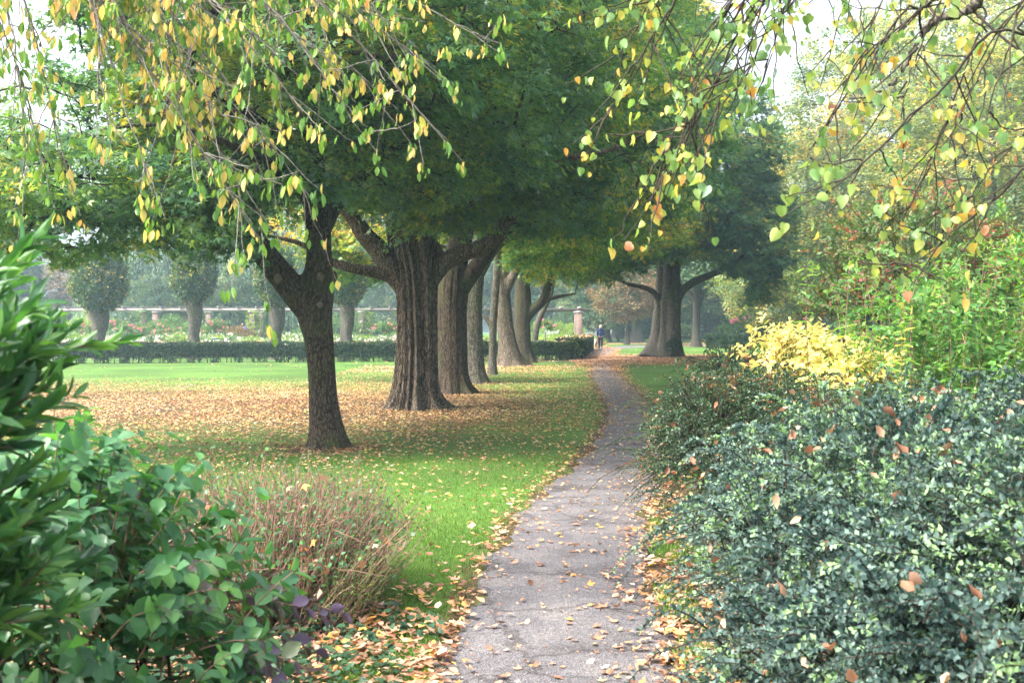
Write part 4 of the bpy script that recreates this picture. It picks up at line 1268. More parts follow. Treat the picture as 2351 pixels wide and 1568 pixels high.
g7 = np.random.default_rng(7)
for px in range(150, 1010, 30):
    for d in (59.5, 63.5):
        if g7.random() < .93:
            put('w', px + g7.uniform(-12, 12) + (d - 60) * 3, d + g7.uniform(-1, 1), g7.uniform(1.15, 1.55))
for px in [168, 205, 262, 284, 300, 330, 352, 378, 400, 432, 470, 492, 505, 880, 905, 1010, 1040, 1255]:
    put('s', px + g7.uniform(-5, 5), g7.uniform(61, 66), g7.uniform(.85, 1.08))
for px in (540, 556, 572, 590, 1004, 1130, 1360, 1372):
    put('c', px, 63 if px < 1300 else 86, 1.15)
for px in [185, 420, 500, 515, 575, 650, 700, 745, 830, 860, 900, 1020, 1060, 1110, 1240, 1262, 1284, 1300]:
    put('g', px, g7.uniform(58.5, 62) if px < 1200 else g7.uniform(60, 70), g7.uniform(1.2, 1.6))

# climbing roses on the pillars
def climber(i, x, y):
    g = np.random.default_rng(40 + i)
    n = int(g.uniform(160, 330))
    z = g.random(n) ** .8 * 2.7; a = g.random(n) * 6.28
    r = .26 + .22 * g.random(n) * (1 + .6 * np.sin(z * 2.5 + i))
    org = np.stack([np.cos(a) * r * .7, np.sin(a) * r * .7, z], 1)
    dr = np.stack([np.cos(a), np.sin(a), g.normal(.2, .4, n)], 1)
    root = thing('climbing_rose', 'leafy climbing rose wrapped round a brick pillar of the pergola', 'climbing rose', 'climbing roses on the pergola pillars', (x, y, 0))
    ps, _ = shoots(org, dr, .3, 4, .3, 12, .09, T_DIA, ROSEL if i % 3 else ROSEY)
    build('foliage', ps, root)
    q = org[g.random(n) < .03] * [1.6, 1.6, 1]
    if len(q):
        build('blossoms', [blooms(q, .15, WHITE)], root)


for i, (x, y) in enumerate(pil):
    if i % 2 == 0 or i in (5, 9, 13):
        if i > 0:
            climber(i, x, y)


# shrub fill between pergola and trees, and the bench, the bin, the people
def low_bush(label, px, d, rx, rz, lmat, n=420, name='garden_bush', size=.09, ll=.3, group=None):
    x, y, _ = at_px(px, d)
    e = [(x, y, rz * .45, rx, rx * .7, rz * .55)]
    p, dd = mound(e, n, (.55, 1), .03, .6)
    ps, _ = shoots(p, dd, ll, 4, .1, 16, size, T_DIA, lmat)
    return finish(name, label, 'bush', ps, [twig_frame(e, 14, .02)], (x, y), group)


low_bush('broad pale yellow-green bush beyond the pergola, near its right end', 1262, 88, 3.0, 1.9, ROSEY, 700)
low_bush('large soft green bush between the pergola pillars, right of the slender maple', 775, 72, 1.6, 2.3, ROSEL, 500)
low_bush('yellow-green garden bush in front of the pergola beside the fluted maple', 960, 68, 1.4, 1.9, ROSEY, 450)
low_bush('bronze-leaved bush left of the person in blue', 545, 70, 1.2, 1.5, FARO, 380)
low_bush('pale green bush under the pergola left of the first clipped tree', 190, 70, 1.5, 2.0, ROSEY, 420)
low_bush('green bush under the pergola between the first two clipped trees', 395, 71, 1.2, 2.2, ROSEL, 420)
low_bush('bushy undergrowth under the far trees behind the walking woman', 1345, 112, 3.4, 3.6, FARG, 800, size=.16, ll=.5)
low_bush('dense low bush right of the dark round tree', 1420, 122, 3.2, 3.4, FARG, 700, size=.16, ll=.5)
low_bush('low bush glimpsed behind the huge triple-trunked maple', 1560, 104, 1.8, 1.9, FARG, 420, size=.14)
low_bush('small ivy bush growing at the foot of the huge triple-trunked maple', 1546, 58.2, .42, .95, YEW, 160, size=.07, ll=.16)
for px, lb in ((1720, 'low pink-topped rose hedge beyond the right lawn, its nearer end'), (1800, 'pink-flowered rose hedge farther along the right lawn')):
    b = low_bush(lb, px, 88, 2.8, 2.1, ROSEL, 600, 'rose_hedge')
    x, y, _ = at_px(px, 88)
    q, _ = mound([(0, 0, 1.0, 2.8, 2, 1.25)], 60, (.97, 1.08), 1.9)
    build('blossoms', [blooms(q, .22, PINK)], b)
hedge('clipped_hedge', 'low brownish clipped hedge beyond the lawn right of the vase-shaped tree', (14.5, 84), (24, 80), 1.6, 1.0, 26000, .11)
hedge('clipped_hedge', 'tall dark hedge closing the view at the far right', (14, 132), (60, 112), 2.0, 3.2, 30000, .25)
hedge('clipped_hedge', 'tall dark hedge closing the view beyond the pergola', (-64, 118), (-6, 132), 2.0, 3.0, 30000, .25)

DARKM = solid('dark_green_metal', (.02, .05, .04), .5, .4)
METAL = solid('pale_grey_wood', (.42, .38, .37), .7, .3)


def bench(px, d, label, w):
    x, y, _ = at_px(px, d)
    root = thing('park_bench', label, 'bench', 'benches behind the hedge', (x, y, 0))
    for z in (.62, .76):
        v, f = box(-w / 2, w / 2, -.03, .01, z, z + .1); build('backrest', [(v, f, METAL, None)], root)
    for yy in (.08, .22, .36):
        v, f = box(-w / 2, w / 2, yy, yy + .11, .42, .455); build('seat', [(v, f, METAL, None)], root)
    for s in (-1, 1):
        v1 = box(s * (w / 2 - .2) - .03, s * (w / 2 - .2) + .03, .012, .06, -.02, .85)
        v2 = box(s * (w / 2 - .2) - .03, s * (w / 2 - .2) + .03, .4, .45, -.02, .418)
        v3 = box(s * (w / 2 - .2) - .03, s * (w / 2 - .2) + .03, .0605, .3995, .36, .418)
        v, f = merge([v1, v2, v3]); build('leg', [(v, f, DARKM, None)], root)


bench(344, 54.6, 'grey slatted bench whose top rail shows over the hedge, between the first two clipped trees', 2.0)
bench(693, 55.2, 'grey slatted bench whose top rail shows over the hedge, beside the slender maple', 1.6)
x, y, _ = at_px(504, 60)
bin_ = thing('litter_bin', 'dark green box-shaped litter bin among the roses right of the second clipped tree', 'litter bin', None, (x, y, 0))
v, f = box(-.36, .36, -.3, .3, .08, .92); o = build('body', [(v, f, DARKM, None)], bin_); bv = o.modifiers.new('b', 'BEVEL'); bv.width = .03
v, f = box(-.39, .39, -.33, .33, .923, 1.0); o = build('lid', [(v, f, DARKM, None)], bin_); bv = o.modifiers.new('b', 'BEVEL'); bv.width = .02
v, f = box(-.3, .3, -.25, .25, -.02, .078); build('foot', [(v, f, STONE, None)], bin_)

# white fence far behind, between the trunks
fx, fy, _ = at_px(1490, 150)
fence = thing('garden_wall', 'pale hazy wall with a railing, far off between the park trees', 'wall', None, (fx, fy, 0))
FW = solid('pale_render', (.62, .60, .66), .9, .1)
v, f = box(-5.5, 7, 0, .3, -.05, 1.1); build('wall_base', [(v, f, FW, None)], fence)
lst = [box(-5.4 + .3 * k, -5.36 + .3 * k, .1, .14, 1.102, 2.2) for k in range(42)] + [box(-5.4, 6.94, .09, .15, 2.2005, 2.26)]
v, f = merge(lst); build('railing', [(v, f, FW, None)], fence)
bx_, by_, _ = at_px(1470, 170)
hou = thing('pale_house', 'pale building hidden in haze behind the far trees', 'building', None, (bx_, by_, 0))
v, f = box(-14, 14, 0, 8, -.1, 5.0); build('wall', [(v, f, FW, None)], hou)
v = np.array([[-14.4, -.4, 5.0], [14.4, -.4, 5.0], [14.4, 8.4, 5.0], [-14.4, 8.4, 5.0], [-12, 4, 7.6], [12, 4, 7.6]], float)
build('roof', [(v + [0, 0, .01], [np.array([[0, 1, 5, 4], [2, 3, 4, 5], [3, 2, 1, 0]]), np.array([[1, 2, 5], [3, 0, 4]])], BRICK, None)], hou)
for k in range(7):
    v, f = box(-.6, .6, -.04, .02, 1.2, 3.0); w_ = build('window', [(v, f, DARKM, None)], hou); w_.location = (-12 + 4 * k, 0, 0)


# ------------------------------------------------------------------ people and the dog
def skin(name, joints, edges, radii, mat, parent, root=0, sub=2, loc=(0, 0, 0)):
    me = bpy.data.meshes.new(name)
    me.from_pydata([tuple(j) for j in joints], edges, [])
    o = bpy.data.objects.new(name, me)
    COL.objects.link(o)
    o.parent = parent
    md = o.modifiers.new('skin', 'SKIN'); md.use_smooth_shade = True
    sv = me.skin_vertices[0].data if me.skin_vertices else None
    if sv is None:
        bm_ = me
    for i, r_ in enumerate(radii):
        sv[i].radius = (r_, r_) if not isinstance(r_, tuple) else r_
    sv[root].use_root = True
    s = o.modifiers.new('sub', 'SUBSURF'); s.levels = sub; s.render_levels = sub
    dg = bpy.context.evaluated_depsgraph_get()
    m2 = bpy.data.meshes.new_from_object(o.evaluated_get(dg))
    o.modifiers.clear(); o.data = m2
    bpy.data.meshes.remove(me)
    m2.materials.clear(); m2.materials.append(mat)
    m2.polygons.foreach_set('use_smooth', np.ones(len(m2.polygons), dtype=bool))
    return o


SKINM = solid('skin', (.45, .26, .19), .6, .3)
NAVY = solid('navy_jacket', (.02, .035, .12), .7, .25, (.014, .022, .08), 12)
NAVY2 = solid('dark_blue_trousers', (.012, .018, .045), .8, .2)
BLOND = solid('blond_hair', (.62, .48, .30), .5, .4, (.42, .3, .17), 60, 0, (1, 1, .2))
BLACK = solid('black_shoe', (.02, .02, .022), .5, .4)
BLUEJ = solid('bright_blue_jacket', (.03, .08, .55), .6, .3, (.02, .05, .4), 10)


def person(label, loc, rz, lean=0.0, jacket=NAVY, trousers=NAVY2, hair=BLOND, s=1.0, hood=True):
    root = thing('person', label, 'person', None, loc, rz)
    root.scale = (s, s, s)
    ln = lambda x, y, z: (x, y + lean * max(0, z - .9), z - abs(lean) * .35 * max(0, z - .9))
    # faces +y
    J = [ln(0, 0, .95), ln(0, .01, 1.1), ln(0, 0, 1.25), ln(0, -.01, 1.4), ln(0, 0, 1.49), ln(0, .01, 1.55), ln(0, .015, 1.63), ln(0, .01, 1.70)]
    E = [(0, 1), (1, 2), (2, 3), (3, 4), (4, 5), (5, 6), (6, 7)]
    Rr = [(.15, .11), (.13, .1), (.15, .105), (.15, .09), .055, .06, .085, .06]
    def chain(a, pts, rs):
        pr = a
        for p_, r_ in zip(pts, rs):
            J.append(p_); Rr.append(r_); E.append((pr, len(J) - 1)); pr = len(J) - 1
        return pr
    for sx in (-1, 1):
        w = chain(3, [ln(sx * .16, -.01, 1.40), ln(sx * .22, -.03, 1.14), ln(sx * .21, .05, .93), ln(sx * .205, .09, .86)], [.055, .045, .035, .026])
        for q in range(5):
            o_ = (q - 2) * .012
            if q == 0:
                chain(w, [ln(sx * .18, .105, .835), ln(sx * .172, .115, .805)], [.01, .008])
            else:
                chain(w, [ln(sx * .205, .09 + o_, .81), ln(sx * .2, .095 + o_, .785 - .004 * q), ln(sx * .192, .1 + o_, .765)], [.009, .008, .007])
    chain(0, [(-.09, 0, .88), (-.085, .10, .5), (-.08, .05, .1), (-.08, .16, .04)], [.085, .06, .04, .035])
    chain(0, [(.09, 0, .88), (.075, -.02, .5), (.06, -.22, .14), (.06, -.12, .05)], [.085, .06, .04, .035])
    body = skin('body', J, E, Rr, SKINM, root, sub=1)
    Jj = [ln(0, 0, .86), ln(0, .005, 1.1), ln(0, 0, 1.25), ln(0, -.01, 1.39), ln(0, 0, 1.47)]
    Ej = [(0, 1), (1, 2), (2, 3), (3, 4)]
    Rj = [(.185, .14), (.16, .13), (.175, .13), (.175, .115), .075]
    for sx in (-1, 1):
        pr = 3
        for p_, r_ in zip([ln(sx * .175, -.01, 1.39), ln(sx * .235, -.03, 1.14), ln(sx * .225, .05, .93)], [.075, .065, .05]):
            Jj.append(p_); Rj.append(r_); Ej.append((pr, len(Jj) - 1)); pr = len(Jj) - 1
    jk = skin('jacket', Jj, Ej, Rj, jacket, root, sub=2)
    if hood:
        skin('hood', [ln(-.07, -.1, 1.46), ln(0, -.13, 1.42), ln(.07, -.1, 1.46)], [(0, 1), (1, 2)], [.05, .06, .05], jacket, jk, root=1)
    T1 = [(0, 0, .93), (-.09, 0, .84), (-.085, .10, .5), (-.08, .05, .12), (.09, 0, .84), (.075, -.02, .5), (.06, -.21, .16)]
    skin('trousers', T1, [(0, 1), (1, 2), (2, 3), (0, 4), (4, 5), (5, 6)], [(.16, .12), .11, .08, .055, .11, .08, .055], trousers, root, sub=2)
    skin('shoe', [(-.08, .02, .05), (-.08, .12, .045), (-.08, .2, .035)], [(0, 1), (1, 2)], [.05, .045, .03], BLACK, root)
    skin('shoe', [(.06, -.27, .12), (.06, -.18, .06), (.06, -.1, .035)], [(0, 1), (1, 2)], [.048, .045, .03], BLACK, root)
    skin('hair', [ln(0, -.01, 1.70), ln(0, -.03, 1.62), ln(0, -.05, 1.52), ln(-.08, -.05, 1.47), ln(.07, -.05, 1.48)], [(0, 1), (1, 2), (2, 3), (2, 4)], [.085, .105, .075, .035, .035], hair, root, sub=2)
    for sx in (-1, 1):
        skin('eye', [ln(sx * .032, .088, 1.635), ln(sx * .032, .092, 1.635)], [(0, 1)], [.01, .008], BLACK, root, sub=1)
    skin('nose', [ln(0, .09, 1.62), ln(0, .11, 1.60)], [(0, 1)], [.012, .012], SKINM, root, sub=1)
    return root


wx, wy, _ = at_px(1379, 79)
woman = person('blond woman in navy hooded jacket walking away along the path beside her dog', (wx, wy, .02), R(3), 0, s=1.0)
px_, py_, _ = at_px(567, 73)
person('person in a bright blue jacket bending among the climbing roses', (px_, py_, .2), R(120), .35, BLUEJ, NAVY2, BLACK, hood=False)
DOG = solid('tan_white_fur', (.6, .5, .42), .9, .1, (.42, .28, .17), 7)


def dog(loc, rz):
    root = thing('dog', 'pale tan dog trotting at the left side of the walking woman', 'dog', None, loc, rz)
    J = [(0, -.28, .46), (0, -.1, .47), (0, .12, .46), (0, .25, .47), (0, .36, .58), (0, .44, .66), (0, .52, .64), (0, .60, .62)]
    E = [(i, i + 1) for i in range(7)]
    Rr = [(.09, .1), (.095, .1), (.11, .13), (.1, .12), .065, .07, .045, .03]
    def ch(a, pts, rs):
        pr = a
        for p_, r_ in zip(pts, rs):
            J.append(p_); Rr.append(r_); E.append((pr, len(J) - 1)); pr = len(J) - 1
    for sx, o_ in ((-1, .06), (1, -.07)):
        ch(0, [(sx * .07, -.24 + o_ * .3, .34), (sx * .075, -.36 + o_, .2), (sx * .075, -.33 + o_, .06), (sx * .075, -.27 + o_, .02)], [.06, .032, .022, .024])
        ch(3, [(sx * .07, .22 - o_ * .3, .32), (sx * .07, .24 - o_, .18), (sx * .07, .23 - o_, .05), (sx * .07, .27 - o_, .02)], [.045, .03, .022, .024])
        ch(5, [(sx * .05, .43, .72), (sx * .085, .42, .68)], [.022, .014])
    ch(0, [(0, -.38, .52), (0, -.46, .62), (0, -.45, .72)], [.03, .025, .015])
    skin('body', J, E, Rr, DOG, root, root=2, sub=2)
    skin('collar', [(-.05, .30, .56), (0, .36, .50), (.05, .30, .56)], [(0, 1), (1, 2)], [.02, .02, .02], BLACK, root, root=1)


dx_, dy_, _ = at_px(1368, 79.5)
dog((dx_, dy_, .01), R(0))
hand = np.array([wx - .205, wy + .1, .83]); col = np.array([dx_, dy_ + .36, .6])
t = np.linspace(0, 1, 9)[:, None]
lp = hand + (col - hand) * t - np.array([0, 0, .12]) * (4 * t * (1 - t))
v, q = tubes((lp - hand)[None], np.full((1, 9), .006), 5)
o = build('dog_leash', [(v, q, BLACK, None)]); o.location = hand
tag(o, 'thin black leash hanging from the woman to the dog', 'leash')
print('garden done')

# ------------------------------------------------------------------ shrubs right of the path
def add(ps, more):
    ps.extend(more)
    return ps


def dead_on(ells, n, size, mat=LITTER):
    p, d = mound(ells, n, (1.0, 1.06), .2, .9, .5)
    k = len(p)
    p = p + d * rng.uniform(-.02, .13, (k, 1))
    return leaves((T_CURL[0] * [1, 1, 1.9], T_CURL[1]), p, rdir(k), d + rdir(k) * .8, rng.uniform(.5, 1.25, k) * size, rng.random(k) * .62, mat)


def coton(label, ells, n, size, L, mat, nleaf, drape=.35, dead=40, longs=0, up=.55, name='cotoneaster_shrub', T=T_DIA, wide=1.0, inner=.55):
    T = (T[0] * [wide, 1, 1.4], T[1])
    p, d = mound(ells, int(n * 1.25), (inner, 1.0), .04, up, .42)
    q = np.sin(p[:, 0] * 9 + 2 * np.sin(p[:, 1] * 5)) * np.sin(p[:, 1] * 7 + 1.5 * np.sin(p[:, 2] * 8)) * np.sin(p[:, 2] * 9 + p[:, 0] * 4)
    rr_ = np.linalg.norm(p - np.array(ells[0][:3]), axis=1)
    kp = ~((q > .22) & (rng.random(len(p)) < .85))
    p, d = p[kp], d[kp]
    d = nrm(d + np.stack([np.sin(p[:, 1] * 3.1), np.sin(p[:, 0] * 3.7 + 1), 0 * p[:, 0]], 1) * .55)
    ps, P = shoots(p, d, L * rng.uniform(.6, 1.3, len(p)), 6, drape, nleaf, size, T, mat, .85, .05, .0035, TWIG, .16)
    if longs:
        p, d = mound(ells, longs, (.95, 1.02), .35, .9, .55)
        more, _ = shoots(p, d, L * 2.0, 8, .7, int(nleaf * 1.9), size, T, mat, .85, .05, .004, TWIG, .12)
        add(ps, more)
    if dead:
        ps.append(dead_on(ells, int(dead * 1.3), .062))
    e = ells[0]
    return finish(name, label, 'shrub', ps, [twig_frame(ells, 40 * len(ells), .013)], (e[0], e[1]))


coton('blue-green small-leaved shrub nearest to the viewer, bulging over the asphalt edge',
      [(2.15, 3.75, .42, 1.22, 1.15, .78), (1.9, 4.75, .42, 1.05, 1.0, .80), (1.38, 4.0, .25, .66, .8, .50)], 5000, .030, .27, BLUEC, 30, .42, 170, 190)
coton('blue-green small-leaved shrub behind the nearest one, running back beside the path',
      [(2.05, 6.0, .42, 1.12, 1.05, .76), (2.9, 5.4, .55, 1.1, 1.2, .76)], 3500, .030, .28, BLUEC, 30, .42, 120, 140)
coton('tall blue-green shrub with stiff rising shoots at the picture edge',
      [(3.6, 6.2, .55, 1.1, 1.3, .78), (3.1, 4.3, .5, .8, 1.0, .78)], 2900, .031, .3, BLUEC, 30, .35, 80, 110, .8)
coton('dark tiny-leaved shrub whose sprays hang over the path where it curves',
      [(2.05, 9.0, .42, .95, 1.25, .72), (1.60, 8.9, .55, .5, .9, .68), (2.5, 7.7, .45, .95, .95, .70), (2.0, 9.5, .72, .5, .8, .5)], 5200, .021, .26, DARKC, 34, .55, 130, 240)
coton('small dark shrub with arching top behind the draping one, just left of the yellow bush',
      [(2.5, 12.1, .5, .5, .7, .6), (2.35, 12.3, .6, .4, .5, .66)], 2600, .023, .3, DARKC, 32, .5, 20, 160, .8)

# yellow bush
def ycl(m, k, pos):
    return np.clip(rng.random((m, k)) * .7 + .2 + .25 * (pos[..., 0] < 2.2), 0, 1)


e = [(2.8, 10.3, 1.08, .5, .4, .36), (2.55, 10.5, 1.2, .34, .4, .32), (3.1, 9.9, .95, .42, .35, .36), (2.8, 10.6, .5, .4, .35, .5)]
p, d = mound(e, 330, (.35, 1.15), .1, .7, .6)
ps, _ = shoots(p, d, .3, 5, .3, 11, .092, (T_OVAL[0] * [.85, 1, 1.3], T_OVAL[1]), YELB, .9, .15, .003, TWIG, .08, False, ycl, .4)
finish('yellow_shrub', 'pale yellow autumn bush between the dark shrub and the tall green shoots', 'shrub', ps, [twig_frame(e, 40, .009)], (2.8, 10.3))

# tall green shrub with upright shoots and opposite leaves
def gcl(m, k, pos):
    base = rng.random((m, k)) * .72 + .05
    low = np.clip((1.35 - pos[..., 2]) / .8, 0, 1) * np.clip((3.6 - pos[..., 0]) / 1.6, .15, 1)
    return np.clip(base + low * .35 * (rng.random((m, k)) < .75), 0, 1)


def greens(label, c, r, n, top, lsz=.088, seed=0):
    x = c[0] + rng.uniform(-1, 1, n) * r[0]; y = c[1] + rng.uniform(-1, 1, n) * r[1]
    ok = ((x - c[0]) / r[0]) ** 2 + ((y - c[1]) / r[1]) ** 2 < 1
    x, y = x[ok], y[ok]; m = len(x)
    z0 = rng.uniform(.02, .9, m)
    L = np.clip(top * rng.uniform(.75, 1.08, m) - z0, .3, 2)
    dr = np.stack([(x - c[0]) * .14 + rng.normal(0, .12, m), (y - c[1]) * .14 + rng.normal(0, .12, m), np.ones(m)], 1)
    ps, P = shoots(np.stack([x, y, z0], 1), dr, L, 8, .02, 36, lsz, (T_OVAL[0] * [.9, 1, 1.5], T_OVAL[1]), GREENB, 1.15, .08, .005, BROWNST, .05, True, gcl, .55)
    # side sprigs
    ii = rng.integers(2, 8, m * 3)
    o_ = P[np.tile(np.arange(m), 3), ii]
    more, _ = shoots(o_, rdir(m * 3) + [0, 0, .4], .32, 5, .25, 12, lsz * .9, (T_OVAL[0] * [.9, 1, 1.5], T_OVAL[1]), GREENB, .9, .15, .0025, BROWNST, .06, True, gcl, .45)
    ps += more
    st = np.stack([np.stack([x, y, np.full(m, -.02)], 1), np.stack([x, y, z0], 1)], 1)
    st = np.stack([st[:, 0], st.mean(1), st[:, 1]], 1)
    v, q = tubes(st, np.full((m, 3), .005), 4)
    return finish('tall_shrub', label, 'shrub', ps, [(v, q, BROWNST, None)], c)


greens('tall green shrub with upright leafy shoots, yellowing low down, beside the yellow bush', (3.6, 10.1), (.75, .8), 95, 1.9)
greens('dense tall green shrub right of the yellowing one, under the drooping linden leaves', (4.4, 10.2), (1.0, 1.1), 120, 2.2)
# two lone yellow-green shoots standing in front
ps, P = shoots(np.array([[2.28, 8.7, .25], [2.6, 9.0, .3], [3.05, 8.9, .4]]), np.array([[-.02, 0, 1], [.03, 0, 1], [.0, 0, 1.]]), np.array([1.78, 1.85, 1.4]), 9, 0, 44, .12, (T_OVAL[0] * [.8, 1, 1.3], T_OVAL[1]),
               GREENB, 1.2, .2, .006, BROWNST, .03, True, lambda m, k, pos: np.clip(rng.random((m, k)) * .5 + .45 * (pos[..., 2] < 1.6) + .2, 0, 1), .35)
st = tubes(np.array([[[2.28, 8.7, -.02], [2.28, 8.7, .1], [2.28, 8.7, .25]], [[2.6, 9.0, -.02], [2.6, 9.0, .1], [2.6, 9.0, .3]], [[3.05, 8.9, -.02], [3.05, 8.9, .1], [3.05, 8.9, .4]]]), np.full((3, 3), .006), 5)
finish('tall_shrub', 'three lone tall stems with paired yellowing leaves rising in front of the green shrub', 'shrub', ps, [(*st, BROWNST, None)], (2.6, 8.9))

# reddish shrub and others
e = [(4.7, 13.2, 2.35, 1.0, .8, .75), (4.2, 13, 1.6, .9, .7, .7), (5.2, 13.3, 1.5, .8, .7, .9)]
p, d = mound(e, 750, (.45, 1), .4, .5, .5)
ps, _ = shoots(p, d, .4, 5, .15, 15, .075, (T_OVAL[0], T_OVAL[1]), REDB, .9, .1, .004, TWIG, .08)
finish('red_leaved_shrub', 'tall shrub with reddish green leaves behind the tall green shoots', 'shrub', ps, [twig_frame([(4.7, 13.2, 1.4, .7, .6, 1.4)], 50, .016)], (4.7, 13.2))
e = [(3.15, 14.8, .65, .75, .7, .55), (3.8, 14.2, .6, .6, .6, .6)]
p, d = mound(e, 700, (.5, 1), .05, .5, .5)
ps, _ = shoots(p, d, .2, 4, .15, 16, .05, T_OVAL, GREENB, .9, .1, .003, TWIG, .08, False, lambda m, k, pos: rng.random((m, k)) * .55)
ps.append(dead_on(e, 25, .08, LITTERO))
finish('glossy_shrub', 'low glossy green shrub at the lawn edge beyond the yellow bush', 'shrub', ps, [twig_frame(e, 40, .01)], (3.3, 14.6))
e = [(6.4, 13.8, 1.5, 1.6, 1.0, 1.5), (8.2, 15, 1.4, 1.5, 1.2, 1.5)]
p, d = mound(e, 1100, (.5, 1), .05, .5, .5)
ps, _ = shoots(p, d, .42, 5, .2, 16, .085, T_OVAL, GREENB, .9, .1, .004, TWIG, .08, False, lambda m, k, pos: rng.random((m, k)) * .9)
finish('big_shrub', 'broad green and gold shrub at the far right behind the blue-green one', 'shrub', ps, [twig_frame(e, 60, .015)], (6.8, 14.2))

# ------------------------------------------------------------------ shrubs left of the path
# narrow glossy leaves
e = [(-1.33, 2.5, 1.32, .20, .3, .34), (-1.46, 2.5, .85, .28, .35, .45), (-1.40, 2.35, .35, .30, .36, .4), (-1.62, 2.5, 1.3, .3, .3, .42)]
p, d = mound(e, 460, (.35, .95), .03, .85, .35)
d[:, 0] += .12; d[:, 1] -= .1
ps, _ = shoots(p, d, .30, 6, .12, 17, .10, (T_LANCE[0] * [1.05, 1, 1.2], T_LANCE[1]), LAUREL, .48, .25, .004, BROWNST, .07)
finish('narrow_leaved_shrub', 'tall evergreen shrub with long narrow glossy leaves at the picture edge', 'shrub', ps, [twig_frame(e, 60, .010)], (-1.3, 2.45))
# dogwood
e = [(-1.42, 3.55, .72, .48, .5, .44), (-1.2, 3.5, .42, .42, .5, .42), (-1.75, 3.9, .7, .5, .6, .5), (-1.05, 3.3, .2, .36, .4, .26)]
p, d = mound(e, 560, (.4, 1.0), .02, .45, .45)
ps, _ = shoots(p, d, .24, 5, .22, 10, .078, (T_DOG[0] * [1, 1, 1.6], T_DOG[1]), DOGW, 1.0, .3, .003, BROWNST, .06, True, None, .45, 4, .5)
# tall sprigs over the top, purple-leaved sprigs low down
sp = np.array([[-1.35, 3.6, .85], [-1.22, 3.55, .9], [-1.0, 3.7, .7], [-1.5, 3.7, 1.0], [-.95, 3.55, .55]])
more, _ = shoots(sp, np.array([[.15, 0, 1], [.35, 0, 1], [.4, 0, .9], [.0, 0, 1], [.5, 0, .7]]), .45, 6, .15, 12, .09, (T_DOG[0] * [1, 1, 1.6], T_DOG[1]), DOGW, 1.0, .25, .004, BROWNST, .04, True, None, .3, 5, .5)
ps += more
sp = np.array([[-1.02, 3.55, .74], [-.98, 3.5, .62], [-1.0, 3.45, .66], [-1.0, 3.75, .60], [-1.05, 3.3, .55], [-.95, 3.7, .7]])
more, _ = shoots(sp, np.array([[1, .35, .08], [1, 0, .05], [1, -.2, .0], [1, .2, .05], [.8, -.3, -.1], [1, .45, .1]]), np.array([.42, .34, .3, .36, .3, .40]), 6, .3, 14, .078, (T_DOG[0] * [1, 1, 1.6], T_DOG[1]), PURP, 1.0, .3, .004, BROWNST, .05, True,
                 lambda m, k, pos: rng.random((m, k)), .5, 5, .5)
ps += more
finish('dogwood_shrub', 'fresh green broad-leaved dogwood with a few purple leaves low down', 'shrub', ps, [twig_frame(e, 70, .007)], (-1.35, 3.6))

# brown thicket of cut stems
n = 1150
a = rng.random(n) * 6.283; rr = rng.random(n) ** .5
x = -1.46 + np.cos(a) * rr * .56; y = 6.55 + np.sin(a) * rr * .75
out = np.stack([np.cos(a) * rr * .35, np.sin(a) * rr * .35, np.ones(n)], 1) + rng.normal(0, .25, (n, 3))
L = rng.uniform(.4, .82, n)
ps, P = shoots(np.column_stack([x, y, np.full(n, -.01)]), out, L, 7, .03, 6, .036, T_DOG, DOGW, 1.0, .4, .005, BROWNST, .3)
more, _ = shoots(P[::1, 4], out + rng.normal(0, .8, (n, 3)), L * .35, 5, .03, 3, .034, T_DOG, DOGW, 1.0, .2, .0028, BROWNST, .2)
th_, _ = shoots(np.column_stack([x, y, np.full(n, -.01)])[:170], out[:170], L[:170] * .9, 7, .03, 2, .03, T_DOG, DOGW, 1.0, .6, .009, BROWNST, .25)
stems_ = [ps[1], more[1], th_[1]]
lv = [ps[0], more[0]]
k = 520
pp = P[rng.integers(0, n, k), rng.integers(2, 6, k)] + rng.normal(0, .02, (k, 3))
lv.append(leaves(T_CURLM, pp, rdir(k) - [0, 0, .5], rdir(k), rng.uniform(.04, .075, k), None, LITTER))
finish('brown_thicket', 'leafless thicket of thin brown stems at the lawn edge beside the dogwood', 'thicket', lv, stems_, (-1.42, 6.55))
# second small, greener sprays on its right edge
n = 130
x = -1.0 + rng.normal(0, .1, n); y = 6.3 + rng.normal(0, .3, n)
ps, _ = shoots(np.column_stack([x, y, np.full(n, -.01)]), np.stack([.45 + rng.normal(0, .25, n), rng.normal(0, .2, n), np.ones(n)], 1), rng.uniform(.35, .75, n), 7, .12, 18, .024, T_OVAL, GREENB, .9, .2, .003, BROWNST, .1, False, lambda m, k, pos: rng.random((m, k)) * .6)
finish('wispy_shrub', 'wispy green-tipped twigs fanning out over the bright lawn', 'shrub', [ps[0]], [ps[1]], (-.92, 6.3))
# ivy
n = 2600
x = rng.uniform(-2.2, -.35, n); y = rng.uniform(4.4, 6.3, n)
kp = ((x + 1.15) / .85) ** 2 + ((y - 5.35) / .95) ** 2 < .75 + .35 * np.sin(x * 7 + y * 5)
x, y = x[kp], y[kp]; n = len(x)
V = leaves((T_HEART[0] * [1.1, .9, 1], T_HEART[1]), np.column_stack([x, y, .02 + rng.random(n) * .1]), rdir(n) * [1, 1, .2], rng.normal(0, .35, (n, 3)) + [0, 0, 1], rng.uniform(.025, .05, n), None, IVY)
o = build('ivy', [V]); tag(o, 'dark ivy creeping over the ground below the brown thicket', 'ivy', None, 'stuff')


